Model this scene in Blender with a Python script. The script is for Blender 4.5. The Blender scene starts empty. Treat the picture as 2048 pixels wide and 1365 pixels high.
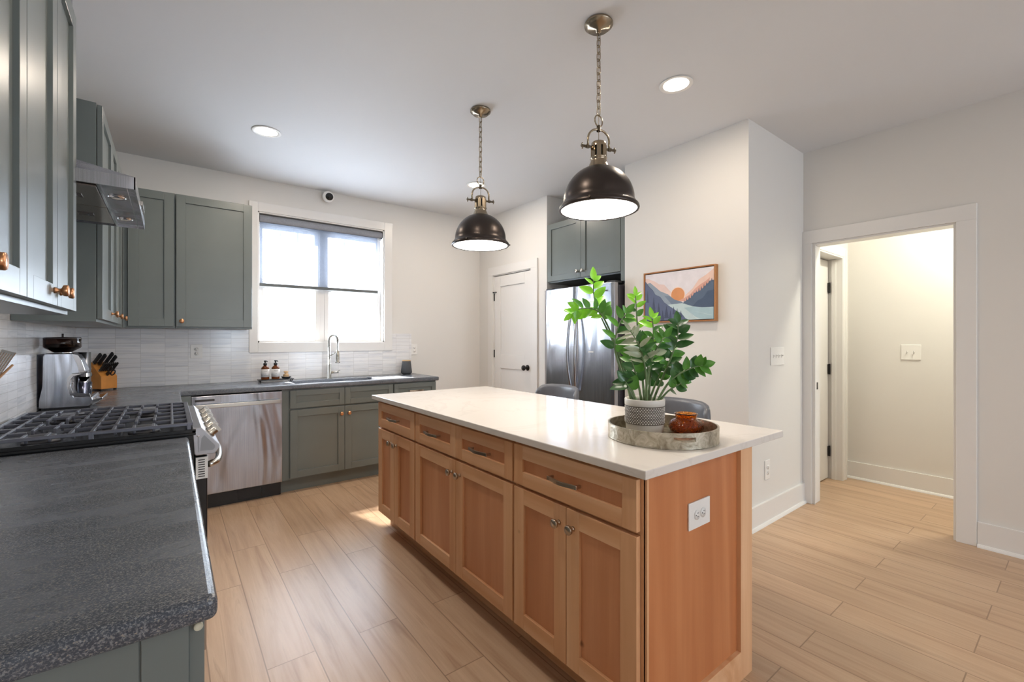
import bpy, bmesh, math, random
from mathutils import Vector, Matrix
C = bpy.context.scene.collection
random.seed(7)
PI = math.pi
R = math.radians

# ---------------- camera, world, sun, area lights, exposure ----------------
YAW = R(37.483)
cam_d = bpy.data.cameras.new('camera'); cam = bpy.data.objects.new('camera', cam_d); C.objects.link(cam)
cam.location = (0, 0, 1.3005); cam.rotation_euler = (R(90), 0, -YAW)
cam_d.sensor_width = 36; cam_d.lens = 890.975*36/2048; cam_d.shift_y = -(682.5-678.21)/2048; cam_d.clip_start = .02
bpy.context.scene.camera = cam
vs = bpy.context.scene.view_settings
vs.view_transform = 'Standard'; vs.look = 'None'; vs.gamma = 1; vs.use_curve_mapping = False
vs.exposure = 0.26
W = bpy.data.worlds.new('world'); bpy.context.scene.world = W; W.use_nodes = True
bg = W.node_tree.nodes['Background']; bg.inputs[0].default_value = (.75, .865, 1, 1); bg.inputs[1].default_value = 20
sd = bpy.data.lights.new('sun', 'SUN'); sd.energy = 60; sd.angle = R(1.2); sd.color = (1, .96, .9)
sun = bpy.data.objects.new('sun', sd); C.objects.link(sun); sun.location = (0, 9, 6)
sun.rotation_euler = Vector((.26, -1, -1.29)).to_track_quat('-Z', 'Y').to_euler()
def area(name, loc, rot, sx, sy, power, col=(1, 1, 1), portal=False, shape='RECTANGLE', spread=None, parent=None):
    d = bpy.data.lights.new(name, 'AREA'); d.shape = shape; d.size = sx
    if shape == 'RECTANGLE': d.size_y = sy
    d.energy = power; d.color = col
    if spread: d.spread = spread
    if portal: d.cycles.is_portal = True
    o = bpy.data.objects.new(name, d); C.objects.link(o); o.location = loc; o.rotation_euler = rot
    if parent: o.parent = parent
    return o
# portals in the sink window and in the added rear openings
area('window_portal', (1.24, 4.80, 1.87), (R(-90), 0, 0), 1.2, 1.2, 1, portal=True)
for px_, pw_ in ((1.3, .6), (3.15, .9)): area('added_window_portal', (px_, -4.55, 1.45), (R(90), 0, 0), pw_, 1.3, 1, portal=True)
WARM = (1, .86, .70)

# ---------------- materials ----------------
def lin(c):
    return tuple((x/12.92 if x <= .04045 else ((x+.055)/1.055)**2.4) for x in [v/255 for v in c]) + (1,)
class N:
    def __init__(s, name):
        s.m = bpy.data.materials.new(name); s.m.use_nodes = True; s.t = s.m.node_tree
        s.b = s.t.nodes['Principled BSDF']; s.out = s.t.nodes['Material Output']
    def n(s, typ, ins=None, **kw):
        o = s.t.nodes.new('ShaderNode'+typ)
        for k, v in kw.items(): setattr(o, k, v)
        for k, v in (ins or {}).items():
            if hasattr(v, 'is_linked') or hasattr(v, 'links'): s.t.links.new(v, o.inputs[k])
            else: o.inputs[k].default_value = v
        return o
    def l(s, a, b): s.t.links.new(a, b)
    def coord(s, scale=(1, 1, 1), rot=(0, 0, 0), kind='Object', rnd=False):
        tc = s.n('TexCoord'); mp = s.n('Mapping', {'Scale': scale, 'Rotation': rot})
        s.l(tc.outputs[kind], mp.inputs[0])
        if rnd:
            oi = s.n('ObjectInfo'); mu = s.n('VectorMath', operation='MULTIPLY_ADD')
            s.l(oi.outputs['Random'], mu.inputs[0]); mu.inputs[1].default_value = (37, 23, 51)
            s.l(mp.outputs[0], mu.inputs[2]); return mu.outputs[0]
        return mp.outputs[0]
    def noise(s, vec, scale, detail=3, rough=.5, dist=0):
        o = s.n('TexNoise', {'Scale': scale, 'Detail': detail, 'Roughness': rough, 'Distortion': dist}); s.l(vec, o.inputs['Vector']); return o.outputs[0]
    def ramp(s, fac, stops, interp='LINEAR'):
        o = s.n('ValToRGB'); s.l(fac, o.inputs[0]); o.color_ramp.interpolation = interp
        e = o.color_ramp.elements
        while len(e) < len(stops): e.new(.5)
        for i, (p, c) in enumerate(stops):
            e[i].position = p; e[i].color = c if len(c) == 4 else lin(c)
        return o.outputs[0]
    def mix(s, fac, a, b, mode='MIX'):
        o = s.n('Mix', data_type='RGBA', blend_type=mode)
        for v, i in ((fac, 0), (a, 6), (b, 7)):
            if hasattr(v, 'links'): s.l(v, o.inputs[i])
            else: o.inputs[i].default_value = v
        return o.outputs[2]
    def bump(s, h, strength=.2, dist=.002):
        o = s.n('Bump', {'Strength': strength, 'Distance': dist}); s.l(h, o.inputs['Height']); s.l(o.outputs[0], s.b.inputs['Normal'])
    def set(s, **kw):
        for k, v in kw.items():
            k = k.replace('_', ' ')
            if hasattr(v, 'links'): s.l(v, s.b.inputs[k])
            else: s.b.inputs[k].default_value = v
        return s
def simple(name, rgb, rough=.5, metal=0, var=.06, scale=8, bump=0, **kw):
    s = N(name); v = s.coord(); nz = s.noise(v, scale, 4)
    c = lin(rgb); d = tuple(x*(1-var) for x in c[:3])+(1,); u = tuple(min(1, x*(1+var)) for x in c[:3])+(1,)
    s.set(Base_Color=s.ramp(nz, [(.3, d), (.7, u)]), Roughness=rough, Metallic=metal, **kw)
    if bump: s.bump(s.noise(v, scale*12, 2), bump, .001)
    return s.m
M = {}
def paint(name, rgb, rough=.55):
    s = N(name); v = s.coord(); c = lin(rgb)
    s.set(Base_Color=s.mix(s.noise(v, 2.5, 3), tuple(x*.985 for x in c[:3])+(1,), c), Roughness=rough)
    s.bump(s.noise(v, 260, 2), .06, .001); return s.m
M['wall'] = paint('wall_paint', (226, 223, 218)); M['ceil'] = paint('ceiling_paint', (222, 223, 225), .7)
M['trim'] = paint('trim_paint', (232, 230, 227), .3)
M['green'] = simple('sage_grey_lacquer', (110, 117, 115), .3, var=.035, scale=5, bump=.03)
M['greenin'] = simple('cabinet_shadow_gap', (66, 72, 70), .5)
M['black'] = simple('black_enamel', (26, 27, 29), .25)
M['iron'] = simple('cast_iron', (112, 114, 124), .32, .6, bump=.15, scale=20)
M['rubber'] = simple('black_plastic', (32, 33, 36), .4)
M['white'] = simple('white_plastic', (236, 234, 230), .3, var=.01)
M['slot'] = simple('dark_slot', (70, 66, 64), .6)
M['copper'] = simple('brushed_copper', (205, 150, 110), .28, 1, var=.1)
M['pull'] = simple('antique_pewter', (178, 162, 144), .28, 1, var=.1)
M['brass'] = simple('aged_nickel', (160, 146, 126), .24, 1, var=.15, scale=14)
M['bronze'] = simple('dark_bronze', (72, 65, 62), .33, .85, var=.12, scale=5)
M['chrome'] = simple('chrome', (215, 215, 218), .12, 1, var=.03)
M['nickel'] = simple('brushed_nickel', (190, 186, 178), .25, 1, var=.05)
M['doorblack'] = simple('blackened_hardware', (40, 38, 38), .35, .5)
M['blockwood'] = simple('honey_wood', (198, 132, 62), .35, var=.18, scale=10)
M['lightwood'] = simple('pale_wood', (205, 170, 128), .5, var=.12, scale=14)
M['soil'] = simple('potting_soil', (64, 48, 38), .95, var=.5, scale=60, bump=.6)
M['stem'] = simple('plant_stem', (104, 128, 84), .45, var=.25, scale=30)
M['leather'] = simple('grey_leather', (96, 98, 104), .32, var=.12, scale=10, bump=.25)
M['speaker'] = simple('charcoal_fabric', (74, 76, 80), .85, var=.2, scale=180, bump=.5)
M['sponge'] = simple('brush_bristle', (214, 182, 140), .9, var=.2, scale=60, bump=.4)
M['labelw'] = simple('bottle_label', (222, 220, 218), .6, var=.02)
M['ink'] = simple('label_ink', (120, 118, 116), .6)
M['utensilw'] = simple('spoon_wood', (168, 128, 92), .5, var=.15)
M['rubberfoot'] = simple('beige_bumper', (210, 202, 176), .5)
def steel():
    s = N('stainless_steel'); v = s.coord((260, 260, 3)); n1 = s.noise(v, 1, 3); n2 = s.noise(s.coord((2.2, 2.2, .7)), 1.6, 2, dist=.6)
    s.set(Base_Color=s.ramp(n1, [(.3, (170, 171, 177)), (.7, (192, 193, 199))]), Metallic=1, Roughness=.24)
    s.b.inputs['Anisotropic'].default_value = .5
    mx = s.n('Math', {0: n2, 1: 1.0}, operation='MULTIPLY'); a = s.n('Math', {0: n1, 1: .004, 2: mx.outputs[0]}, operation='MULTIPLY_ADD')
    s.bump(a.outputs[0], .9, .03); return s.m
M['steel'] = steel()
def wood(name, cols, axis=2, gloss=.38, scale=1.0):
    s = N(name); sc = [22*scale]*3; sc[axis] = 1.1*scale
    v = s.coord(tuple(sc), rnd=True); v2 = s.coord(tuple(x*.22 for x in sc), rnd=True)
    big = s.noise(v2, 1, 3, .55, 1.2); fine = s.noise(v, 2.6, 4, .6)
    wv = s.n('TexWave', {'Scale': .9, 'Distortion': 9, 'Detail': 3, 'Detail Scale': 1.2}, wave_type='RINGS'); s.l(v2, wv.inputs['Vector'])
    base = s.ramp(big, [(.28, cols[0]), (.5, cols[1]), (.72, cols[2])])
    c = s.mix(.30, base, s.ramp(wv.outputs[0], [(.2, cols[0]), (.9, cols[2])]))
    c = s.mix(s.ramp(fine, [(.35, (0, 0, 0, 1)), (.75, (.22, .22, .22, 1))]), c, lin(cols[3]))
    kn = s.n('TexVoronoi', {'Scale': 2.3, 'Randomness': 1}); s.l(s.coord((1, 1, 1), rnd=True), kn.inputs['Vector'])
    c = s.mix(s.ramp(kn.outputs['Distance'], [(.012, (.75, .75, .75, 1)), (.035, (0, 0, 0, 1))]), c, lin((98, 52, 30)))
    s.set(Base_Color=c, Roughness=gloss); s.bump(fine, .05, .001); return s.m
AL = [(208, 150, 104), (224, 172, 126), (234, 190, 148), (192, 130, 86)]
AP = [(192, 126, 84), (206, 142, 98), (218, 158, 116), (174, 108, 70)]
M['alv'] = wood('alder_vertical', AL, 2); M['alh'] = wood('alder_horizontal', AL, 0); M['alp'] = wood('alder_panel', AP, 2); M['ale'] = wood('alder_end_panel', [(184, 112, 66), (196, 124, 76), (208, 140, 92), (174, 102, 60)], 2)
M['framew'] = wood('walnut_frame', [(150, 98, 52), (170, 112, 62), (182, 126, 74), (130, 80, 42)], 2)
def floor_mat():
    s = N('oak_plank_floor'); tc = s.n('TexCoord'); mp = s.n('Mapping', {'Rotation': (0, 0, R(90)), 'Location': (.3, .06, 0)}); s.l(tc.outputs['Object'], mp.inputs[0])
    br = s.n('TexBrick', {'Color1': (0, 0, 0, 1), 'Color2': (1, 1, 1, 1), 'Mortar': (.5, .5, .5, 1), 'Scale': 1, 'Mortar Size': .0022, 'Mortar Smooth': 0, 'Bias': 0, 'Brick Width': 1.22, 'Row Height': .18}, offset=.37, squash=1)
    s.l(mp.outputs[0], br.inputs[0])
    sep = s.n('SeparateColor'); s.l(br.outputs[0], sep.inputs[0])
    off = s.n('VectorMath', operation='MULTIPLY_ADD'); s.l(sep.outputs[0], off.inputs[0]); off.inputs[1].default_value = (7, 31, 0)
    m2 = s.n('Mapping', {'Scale': (16, .9, 1)}); s.l(tc.outputs['Object'], m2.inputs[0]); s.l(m2.outputs[0], off.inputs[2])
    g = s.noise(off.outputs[0], 1.2, 5, .6, .8); fine = s.noise(off.outputs[0], 7, 3, .6)
    c = s.ramp(g, [(.25, (166, 132, 104)), (.42, (194, 161, 130)), (.6, (206, 175, 144)), (.8, (216, 188, 158))])
    c = s.mix(s.ramp(g, [(.62, (0, 0, 0, 1)), (.74, (.7, .7, .7, 1))]), c, lin((158, 120, 88)))
    tone = s.ramp(sep.outputs[0], [(0, (.88, .87, .86, 1)), (1, (1.0, 1.0, 1.0, 1))])
    c = s.mix(1, c, tone, 'MULTIPLY')
    c = s.mix(s.ramp(fine, [(.4, (0, 0, 0, 1)), (.8, (.25, .25, .25, 1))]), c, lin((176, 142, 108)))
    c = s.mix(s.n('Math', {0: br.outputs[1], 1: .65}, operation='MULTIPLY').outputs[0], c, lin((120, 92, 68)))
    s.set(Base_Color=c, Roughness=s.ramp(fine, [(0, (.30, .30, .30, 1)), (1, (.40, .40, .40, 1))])); s.bump(fine, .06, .001); return s.m
M['floor'] = floor_mat()
def granite():
    s = N('leathered_black_granite'); v = s.coord((110, 240, 160), rot=(0, 0, R(-50))); v2 = s.coord((1, 1, 1))
    sp = s.noise(v, 2.2, 4, .65); sp2 = s.noise(v2, 380, 2, .5); cl = s.noise(s.coord((1.5, 4, 3), rot=(0, 0, R(-50))), 2.4, 3, .5, .4)
    c = s.ramp(cl, [(.3, (66, 71, 80)), (.7, (94, 100, 110))])
    c = s.mix(s.ramp(sp, [(.50, (0, 0, 0, 1)), (.64, (.8, .8, .8, 1))]), c, lin((128, 130, 132)))
    c = s.mix(s.ramp(sp, [(.61, (0, 0, 0, 1)), (.70, (.8, .8, .8, 1))]), c, lin((168, 152, 126)))
    c = s.mix(s.ramp(sp2, [(.54, (0, 0, 0, 1)), (.66, (.7, .7, .7, 1))]), c, lin((140, 142, 146)))
    s.set(Base_Color=c, Roughness=s.ramp(cl, [(.3, (.20, .20, .20, 1)), (.7, (.32, .32, .32, 1))])); s.bump(sp, .25, .001); return s.m
M['granite'] = granite()
def quartz():
    s = N('white_quartz'); v = s.coord((1, 1, 1)); n1 = s.noise(v, 1.1, 5, .6, 1.6)
    c = s.mix(s.ramp(n1, [(.475, (0, 0, 0, 1)), (.497, (.16, .16, .16, 1)), (.515, (0, 0, 0, 1))]), lin((224, 217, 209)), lin((184, 174, 164)))
    s.set(Base_Color=c, Roughness=.12); return s.m
M['quartz'] = quartz()
def tile():
    s = N('stacked_marble_tile'); g = s.n('NewGeometry'); sx = s.n('SeparateXYZ'); s.l(g.outputs['Position'], sx.inputs[0])
    ad = s.n('Math', {0: sx.outputs[0], 1: sx.outputs[1]}, operation='ADD'); cb = s.n('CombineXYZ'); s.l(ad.outputs[0], cb.inputs[0]); s.l(sx.outputs[2], cb.inputs[1])
    br = s.n('TexBrick', {'Color1': (0, 0, 0, 1), 'Color2': (1, 1, 1, 1), 'Mortar': (.5, .5, .5, 1), 'Scale': 1, 'Mortar Size': .0011, 'Mortar Smooth': .1, 'Brick Width': .155, 'Row Height': .0395}, offset=0)
    s.l(cb.outputs[0], br.inputs[0]); sep = s.n('SeparateColor'); s.l(br.outputs[0], sep.inputs[0])
    off = s.n('VectorMath', operation='MULTIPLY_ADD'); s.l(sep.outputs[0], off.inputs[0]); off.inputs[1].default_value = (9, 27, 5)
    m2 = s.n('Mapping', {'Scale': (3, 40, 1)}); s.l(cb.outputs[0], m2.inputs[0]); s.l(m2.outputs[0], off.inputs[2])
    nz = s.noise(off.outputs[0], 1, 4, .6, .5)
    c = s.ramp(nz, [(.3, (214, 215, 219)), (.48, (236, 236, 237)), (.7, (243, 242, 241))])
    c = s.mix(1, c, s.ramp(sep.outputs[0], [(0, (.92, .92, .93, 1)), (1, (1, 1, 1, 1))]), 'MULTIPLY')
    c = s.mix(br.outputs[1], c, lin((204, 202, 200)))
    s.set(Base_Color=c, Roughness=.16)
    iv = s.n('Math', {0: 1.0, 1: br.outputs[1]}, operation='SUBTRACT'); s.bump(iv.outputs[0], .25, .001); return s.m
M['tile'] = tile()
def glassmat(name, tint=(1, 1, 1, 1), f=.03, rough=.02):
    s = N(name); t = s.n('BsdfTransparent', {'Color': tint}); g = s.n('BsdfGlossy', {'Roughness': rough}); lw = s.n('LayerWeight', {'Blend': .5}); pw = s.n('Math', {0: lw.outputs['Facing'], 1: 5.0}, operation='POWER'); fr = s.n('Math', {0: pw.outputs[0], 1: .9, 2: f}, operation='MULTIPLY_ADD')
    mx = s.n('MixShader'); s.l(fr.outputs[0], mx.inputs[0]); s.l(t.outputs[0], mx.inputs[1]); s.l(g.outputs[0], mx.inputs[2]); s.l(mx.outputs[0], s.out.inputs[0]); return s.m
M['pane'] = glassmat('window_glass'); M['smoke'] = glassmat('smoked_glass', (.42, .32, .28, 1))
M['cup'] = glassmat('portafilter_glass', (.6, .62, .68, 1))
def amber():
    s = N('amber_seeded_glass'); v = s.coord(); vo = s.n('TexVoronoi', {'Scale': 140}); s.l(v, vo.inputs['Vector'])
    s.set(Base_Color=lin((232, 150, 66)), Roughness=.04, IOR=1.45, Transmission_Weight=1); s.bump(vo.outputs['Distance'], .5, .003); return s.m
M['amber'] = amber()
def amber2():
    s = N('brown_bottle_glass'); s.set(Base_Color=lin((130, 70, 30)), Roughness=.08, Transmission_Weight=.5); return s.m
M['bottle'] = amber2()
def shade():
    s = N('woven_solar_shade'); v = s.coord((60, 60, 420)); nz = s.noise(v, 2.2, 3); nz2 = s.noise(s.coord((420, 60, 60)), 2.2, 2)
    a = s.n('Math', {0: nz, 1: nz2}, operation='ADD'); fac = s.ramp(a.outputs[0], [(.85, (.30, .30, .30, 1)), (1.15, (.78, .78, .78, 1))])
    t = s.n('BsdfTransparent'); d = s.n('BsdfDiffuse', {'Color': lin((118, 122, 132))}); tr = s.n('BsdfTranslucent', {'Color': lin((150, 156, 168))})
    m1 = s.n('MixShader', {0: .4}); s.l(d.outputs[0], m1.inputs[1]); s.l(tr.outputs[0], m1.inputs[2])
    m2 = s.n('MixShader'); s.l(fac, m2.inputs[0]); s.l(t.outputs[0], m2.inputs[1]); s.l(m1.outputs[0], m2.inputs[2]); s.l(m2.outputs[0], s.out.inputs[0]); return s.m
M['shade'] = shade()
M['shadecloth'] = simple('shade_cloth', (156, 158, 166), .85, var=.2, scale=200)
def emit(name, col, st):
    s = N(name); s.set(Base_Color=(.9, .9, .9, 1), Emission_Color=col, Emission_Strength=st); return s.m
M['glow'] = emit('lamp_diffuser', (1, .95, .9, 1), 5); M['downglow'] = emit('downlight_lens', (1, .9, .78, 1), 6)
def leafmat(name, a, b):
    s = N(name); nz = s.noise(s.coord(), 26, 3)
    s.set(Base_Color=s.ramp(nz, [(.3, a), (.7, b)]), Roughness=.28); s.b.inputs['Subsurface Weight'].default_value = 0
    tr = s.n('BsdfTranslucent', {'Color': lin(b)}); mx = s.n('MixShader', {0: .22}); s.l(s.b.outputs[0], mx.inputs[1]); s.l(tr.outputs[0], mx.inputs[2]); s.l(mx.outputs[0], s.out.inputs[0]); return s.m
M['leafd'] = leafmat('dark_leaf', (34, 72, 34), (62, 108, 52)); M['leafm'] = leafmat('mid_leaf', (58, 112, 40), (92, 150, 58)); M['leafb'] = leafmat('young_leaf', (108, 178, 40), (148, 214, 66)); M['leafp'] = leafmat('pale_leaf_underside', (142, 156, 126), (176, 184, 156))
def galv():
    s = N('mottled_galvanised_metal'); v = s.coord(); vo = s.noise(v, 26, 5, .65, 1.2)
    s.set(Base_Color=s.ramp(vo, [(.3, (132, 122, 104)), (.5, (176, 168, 150)), (.7, (206, 200, 186))]), Metallic=.75, Roughness=s.ramp(vo, [(.3, (.45, .45, .45, 1)), (.7, (.25, .25, .25, 1))])); s.bump(vo, .2, .002); return s.m
M['galv'] = galv()
M['potglaze'] = simple('pot_glaze', (222, 216, 208), .4, var=.06); M['potdark'] = simple('pot_dark_texture', (104, 94, 84), .6, var=.15, scale=40)
def col(name, rgb): 
    if name not in M: M[name] = simple(name, rgb, .7, var=.05, scale=18)
    return M[name]

# ---------------- geometry helpers ----------------
class MB:
    def __init__(s): s.bm = bmesh.new(); s.mats = []
    def mi(s, m):
        if m is None: return 0
        if isinstance(m, str): m = M[m]
        if m not in s.mats: s.mats.append(m)
        return s.mats.index(m)
    def _add(s, verts, faces, m=None, smooth=False, T=None):
        if T is not None: verts = [T @ Vector(v) for v in verts]
        vs_ = [s.bm.verts.new(v) for v in verts]; i = s.mi(m)
        for f in faces:
            try:
                F = s.bm.faces.new([vs_[k] for k in f]); F.material_index = i; F.smooth = smooth
            except ValueError: pass
        return s
    def box(s, x0, x1, y0, y1, z0, z1, m=None, T=None):
        v = [(x, y, z) for x in (x0, x1) for y in (y0, y1) for z in (z0, z1)]
        return s._add(v, [(0, 1, 3, 2), (4, 6, 7, 5), (0, 4, 5, 1), (2, 3, 7, 6), (0, 2, 6, 4), (1, 5, 7, 3)], m, False, T)
    def prism(s, pts, a0, a1, axis='y', m=None, T=None, smooth=False):
        def P(p, a): return {'y': (p[0], a, p[1]), 'x': (a, p[0], p[1]), 'z': (p[0], p[1], a)}[axis]
        n = len(pts); v = [P(p, a0) for p in pts]+[P(p, a1) for p in pts]
        f = [tuple(range(n)), tuple(range(2*n-1, n-1, -1))]+[(i, (i+1) % n, n+(i+1) % n, n+i) for i in range(n)]
        s._add(v, f, m, smooth, T)
        if smooth: pass
        return s
    def lathe(s, prof, cx=0, cy=0, cz=0, n=32, m=None, T=None, sx=1, sy=1):
        v = []; f = []; k = len(prof)
        for i in range(n):
            a = 2*PI*i/n
            for r, z in prof: v.append((cx+r*math.cos(a)*sx, cy+r*math.sin(a)*sy, cz+z))
        for i in range(n):
            j = (i+1) % n
            for q in range(k-1): f.append((i*k+q, j*k+q, j*k+q+1, i*k+q+1))
        if prof[0][0] > 1e-6: pass
        s._add(v, f, m, True, T)
        return s
    def cyl(s, r, z0, z1, cx=0, cy=0, n=24, m=None, T=None, r2=None):
        r2 = r if r2 is None else r2
        return s.lathe([(0, z0), (r, z0), (r, z0), (r2, z1), (r2, z1), (0, z1)], cx, cy, 0, n, m, T)
    def tube(s, pts, r, n=8, m=None, T=None, closed=False, cap=True):
        P = [Vector(p) for p in pts]; L = len(P); rr = r if isinstance(r, (list, tuple)) else [r]*L
        v = []; f = []; up = None
        for i in range(L):
            if closed: t = P[(i+1) % L]-P[i-1]
            else: t = P[min(i+1, L-1)]-P[max(i-1, 0)]
            t.normalize()
            if up is None:
                up = Vector((0, 0, 1)) if abs(t.z) < .9 else Vector((1, 0, 0))
            a = t.cross(up).normalized(); b = a.cross(t).normalized(); up = b
            for k in range(n):
                th = 2*PI*k/n; v.append(tuple(P[i]+rr[i]*(a*math.cos(th)+b*math.sin(th))))
        for i in range(L if closed else L-1):
            j = (i+1) % L
            for k in range(n): f.append((i*n+k, i*n+(k+1) % n, j*n+(k+1) % n, j*n+k))
        if cap and not closed: f += [tuple(range(n)), tuple((L-1)*n+k for k in range(n))]
        return s._add(v, f, m, True, T)
    def slab(s, xs, ys, cells, z0, z1, m=None):
        # cells: set of (i,j) present; shared verts so only true boundary edges are sharp
        vd = {}
        def V(i, j, z):
            if (i, j, z) not in vd: vd[(i, j, z)] = s.bm.verts.new((xs[i], ys[j], z))
            return vd[(i, j, z)]
        mi = s.mi(m)
        def F(l):
            q = s.bm.faces.new(l); q.material_index = mi
        for (i, j) in cells:
            F([V(i, j, z1), V(i+1, j, z1), V(i+1, j+1, z1), V(i, j+1, z1)]); F([V(i, j+1, z0), V(i+1, j+1, z0), V(i+1, j, z0), V(i, j, z0)])
            if (i, j-1) not in cells: F([V(i, j, z0), V(i+1, j, z0), V(i+1, j, z1), V(i, j, z1)])
            if (i, j+1) not in cells: F([V(i+1, j+1, z0), V(i, j+1, z0), V(i, j+1, z1), V(i+1, j+1, z1)])
            if (i-1, j) not in cells: F([V(i, j+1, z0), V(i, j, z0), V(i, j, z1), V(i, j+1, z1)])
            if (i+1, j) not in cells: F([V(i+1, j, z0), V(i+1, j+1, z0), V(i+1, j+1, z1), V(i+1, j, z1)])
        return s
    def build(s, name, m=None, parent=None, bevel=0, seg=2, label=None, loc=None, rotz=None, solid=0, subsurf=0):
        bmesh.ops.recalc_face_normals(s.bm, faces=s.bm.faces)
        me = bpy.data.meshes.new(name); s.bm.to_mesh(me); s.bm.free()
        if s.mats:
            for q in s.mats: me.materials.append(q)
        else: me.materials.append(M[m] if isinstance(m, str) else m)
        o = bpy.data.objects.new(name, me); C.objects.link(o)
        if parent: o.parent = parent
        if solid: q = o.modifiers.new('solid', 'SOLIDIFY'); q.thickness = solid; q.offset = 0
        if bevel: q = o.modifiers.new('bevel', 'BEVEL'); q.width = bevel; q.segments = seg; q.limit_method = 'ANGLE'; q.angle_limit = R(35)
        if subsurf: q = o.modifiers.new('sub', 'SUBSURF'); q.levels = q.render_levels = subsurf
        if label: o['label'] = label
        if loc: o.location = loc
        if rotz is not None: o.rotation_euler = (0, 0, rotz)
        return o
def mb1(m=None): return MB()
def bx(name, x0, x1, y0, y1, z0, z1, m, parent=None, bevel=0, **k): return MB().box(x0, x1, y0, y1, z0, z1, m).build(name, m, parent, bevel, **k)
def thing(name, label, cat, loc=(0, 0, 0), rotz=0, group=None):
    o = bpy.data.objects.new(name, None); C.objects.link(o); o.location = loc; o.rotation_euler = (0, 0, rotz)
    o.empty_display_size = .1; o['label'] = label; o['category'] = cat
    if group: o['group'] = group
    return o
def tag(o, label, cat, group=None):
    o['label'] = label; o['category'] = cat
    if group: o['group'] = group
    return o
def struct(o): o['kind'] = 'structure'; return o
def dup(root, loc=None, rotz=None, label=None):
    r = root.copy(); C.objects.link(r)
    if loc is not None: r.location = loc
    if rotz is not None: r.rotation_euler = (0, 0, rotz)
    if label: r['label'] = label
    for ch in list(root.children):
        c = ch.copy(); C.objects.link(c); c.parent = r
        for g in list(ch.children):
            d = g.copy(); C.objects.link(d); d.parent = c
    return r
def TR(loc=(0, 0, 0), rx=0, ry=0, rz=0):
    return Matrix.Translation(loc) @ Matrix.Rotation(rz, 4, 'Z') @ Matrix.Rotation(ry, 4, 'Y') @ Matrix.Rotation(rx, 4, 'X')
def arc(c, r, a0, a1, n, plane='xz'):
    o = []
    for i in range(n+1):
        a = a0+(a1-a0)*i/n; p, q = r*math.cos(a), r*math.sin(a)
        o.append({'xz': (c[0]+p, c[1], c[2]+q), 'yz': (c[0], c[1]+p, c[2]+q), 'xy': (c[0]+p, c[1]+q, c[2])}[plane])
    return o
def text_mesh(mb, txt, size, T, m, depth=.0004):
    cu = bpy.data.curves.new('t', 'FONT'); cu.body = txt; cu.size = size; cu.extrude = depth; cu.align_x = 'CENTER'; cu.align_y = 'CENTER'
    ob = bpy.data.objects.new('t', cu); C.objects.link(ob); dg = bpy.context.evaluated_depsgraph_get()
    me = bpy.data.meshes.new_from_object(ob.evaluated_get(dg))
    mb._add([tuple(v.co) for v in me.vertices], [tuple(p.vertices) for p in me.polygons], m, False, T)
    bpy.data.objects.remove(ob); bpy.data.curves.remove(cu); bpy.data.meshes.remove(me)

# ---------------- the setting ----------------
XL, YW, ZC = -.575, 4.695, 2.7835
XR, YC, XD, XH = 3.087, 1.4094, 4.0186, 5.065
YB = -4.6
o = bx('floor', XL-.12, XH+.1, YB-.12, YW+.15, -.08, 0, 'floor'); struct(o)
o = bx('ceiling', XL-.12, XH+.1, YB-.12, YW+.15, ZC, ZC+.1, 'ceil'); struct(o)
o = bx('wall_left', XL-.12, XL, YB-.12, YW+.15, 0, ZC, 'wall'); struct(o)
# window wall with opening
WX0, WX1, WZ0, WZ1 = .640, 1.844, 1.2666, 2.481
mb = MB()
mb.slab([XL, WX0, WX1, 4.0], [0, WZ0, WZ1, ZC], {(i, j) for i in range(3) for j in range(3)}-{(1, 1)}, 0, .15)
for v in mb.bm.verts: x, y, z = v.co; v.co = (x, YW+z, y)
struct(mb.build('wall_window', 'wall'))
# pantry wall: from corner to fridge recess (door opening), art wall
PY1, PY0, PZ = 4.387, 3.676, 2.06
mb = MB(); ys = [3.4325, PY0, PY1, YW]; mb.slab(ys, [0, PZ, ZC], {(0, 0), (0, 1), (1, 1), (2, 0), (2, 1)}, XR, XR+.11)
for v in mb.bm.verts: a, b, c = v.co; v.co = (c, a, b)
struct(mb.build('wall_pantry', 'wall'))
FY0 = 2.438
o = MB().box(XR, XR+.75, 3.4325, 3.4825, 0, ZC).build('wall_recess_far', 'wall'); struct(o)
for v in o.data.vertices:
    if v.co.x < XR+.01: v.co.x = XR+.11
o = MB().box(XR+.70, XR+.82, FY0, 3.4325, 0, ZC).build('wall_recess_back', 'wall'); struct(o)
# art wall + return as an L-shaped solid
mb = MB(); mb.prism([(XR, YC), (XR, FY0), (XR+.82, FY0), (XR+.82, YC+.11), (XD+.0, YC+.11), (XD, YC)], 0, ZC, 'z')
struct(mb.build('wall_right', 'wall'))
# doorway wall
OY0, OY1, OZ = .535, 1.346, 2.052
mb = MB(); mb.slab([YB, OY0, OY1, YC+.05], [0, OZ, ZC], {(0, 0), (0, 1), (1, 1), (2, 0), (2, 1)}, XD, XD+.115)
for v in mb.bm.verts: a, b, c = v.co; v.co = (c, a, b)
struct(mb.build('wall_doorway', 'wall'))
# unseen closet walls, added behind the pantry door to keep sky light out
mb = MB(); mb.slab([XR+.11, XR+.9, XR+1.0], [3.4825, 3.60, YW], {(0, 0), (1, 0), (1, 1)}, 0, ZC); struct(mb.build('wall_closet_added', 'wall'))
struct(bx('wall_closet_added_back', 3.9, XR+1.0, YW, YW+.1, 0, ZC, 'wall'))
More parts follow.
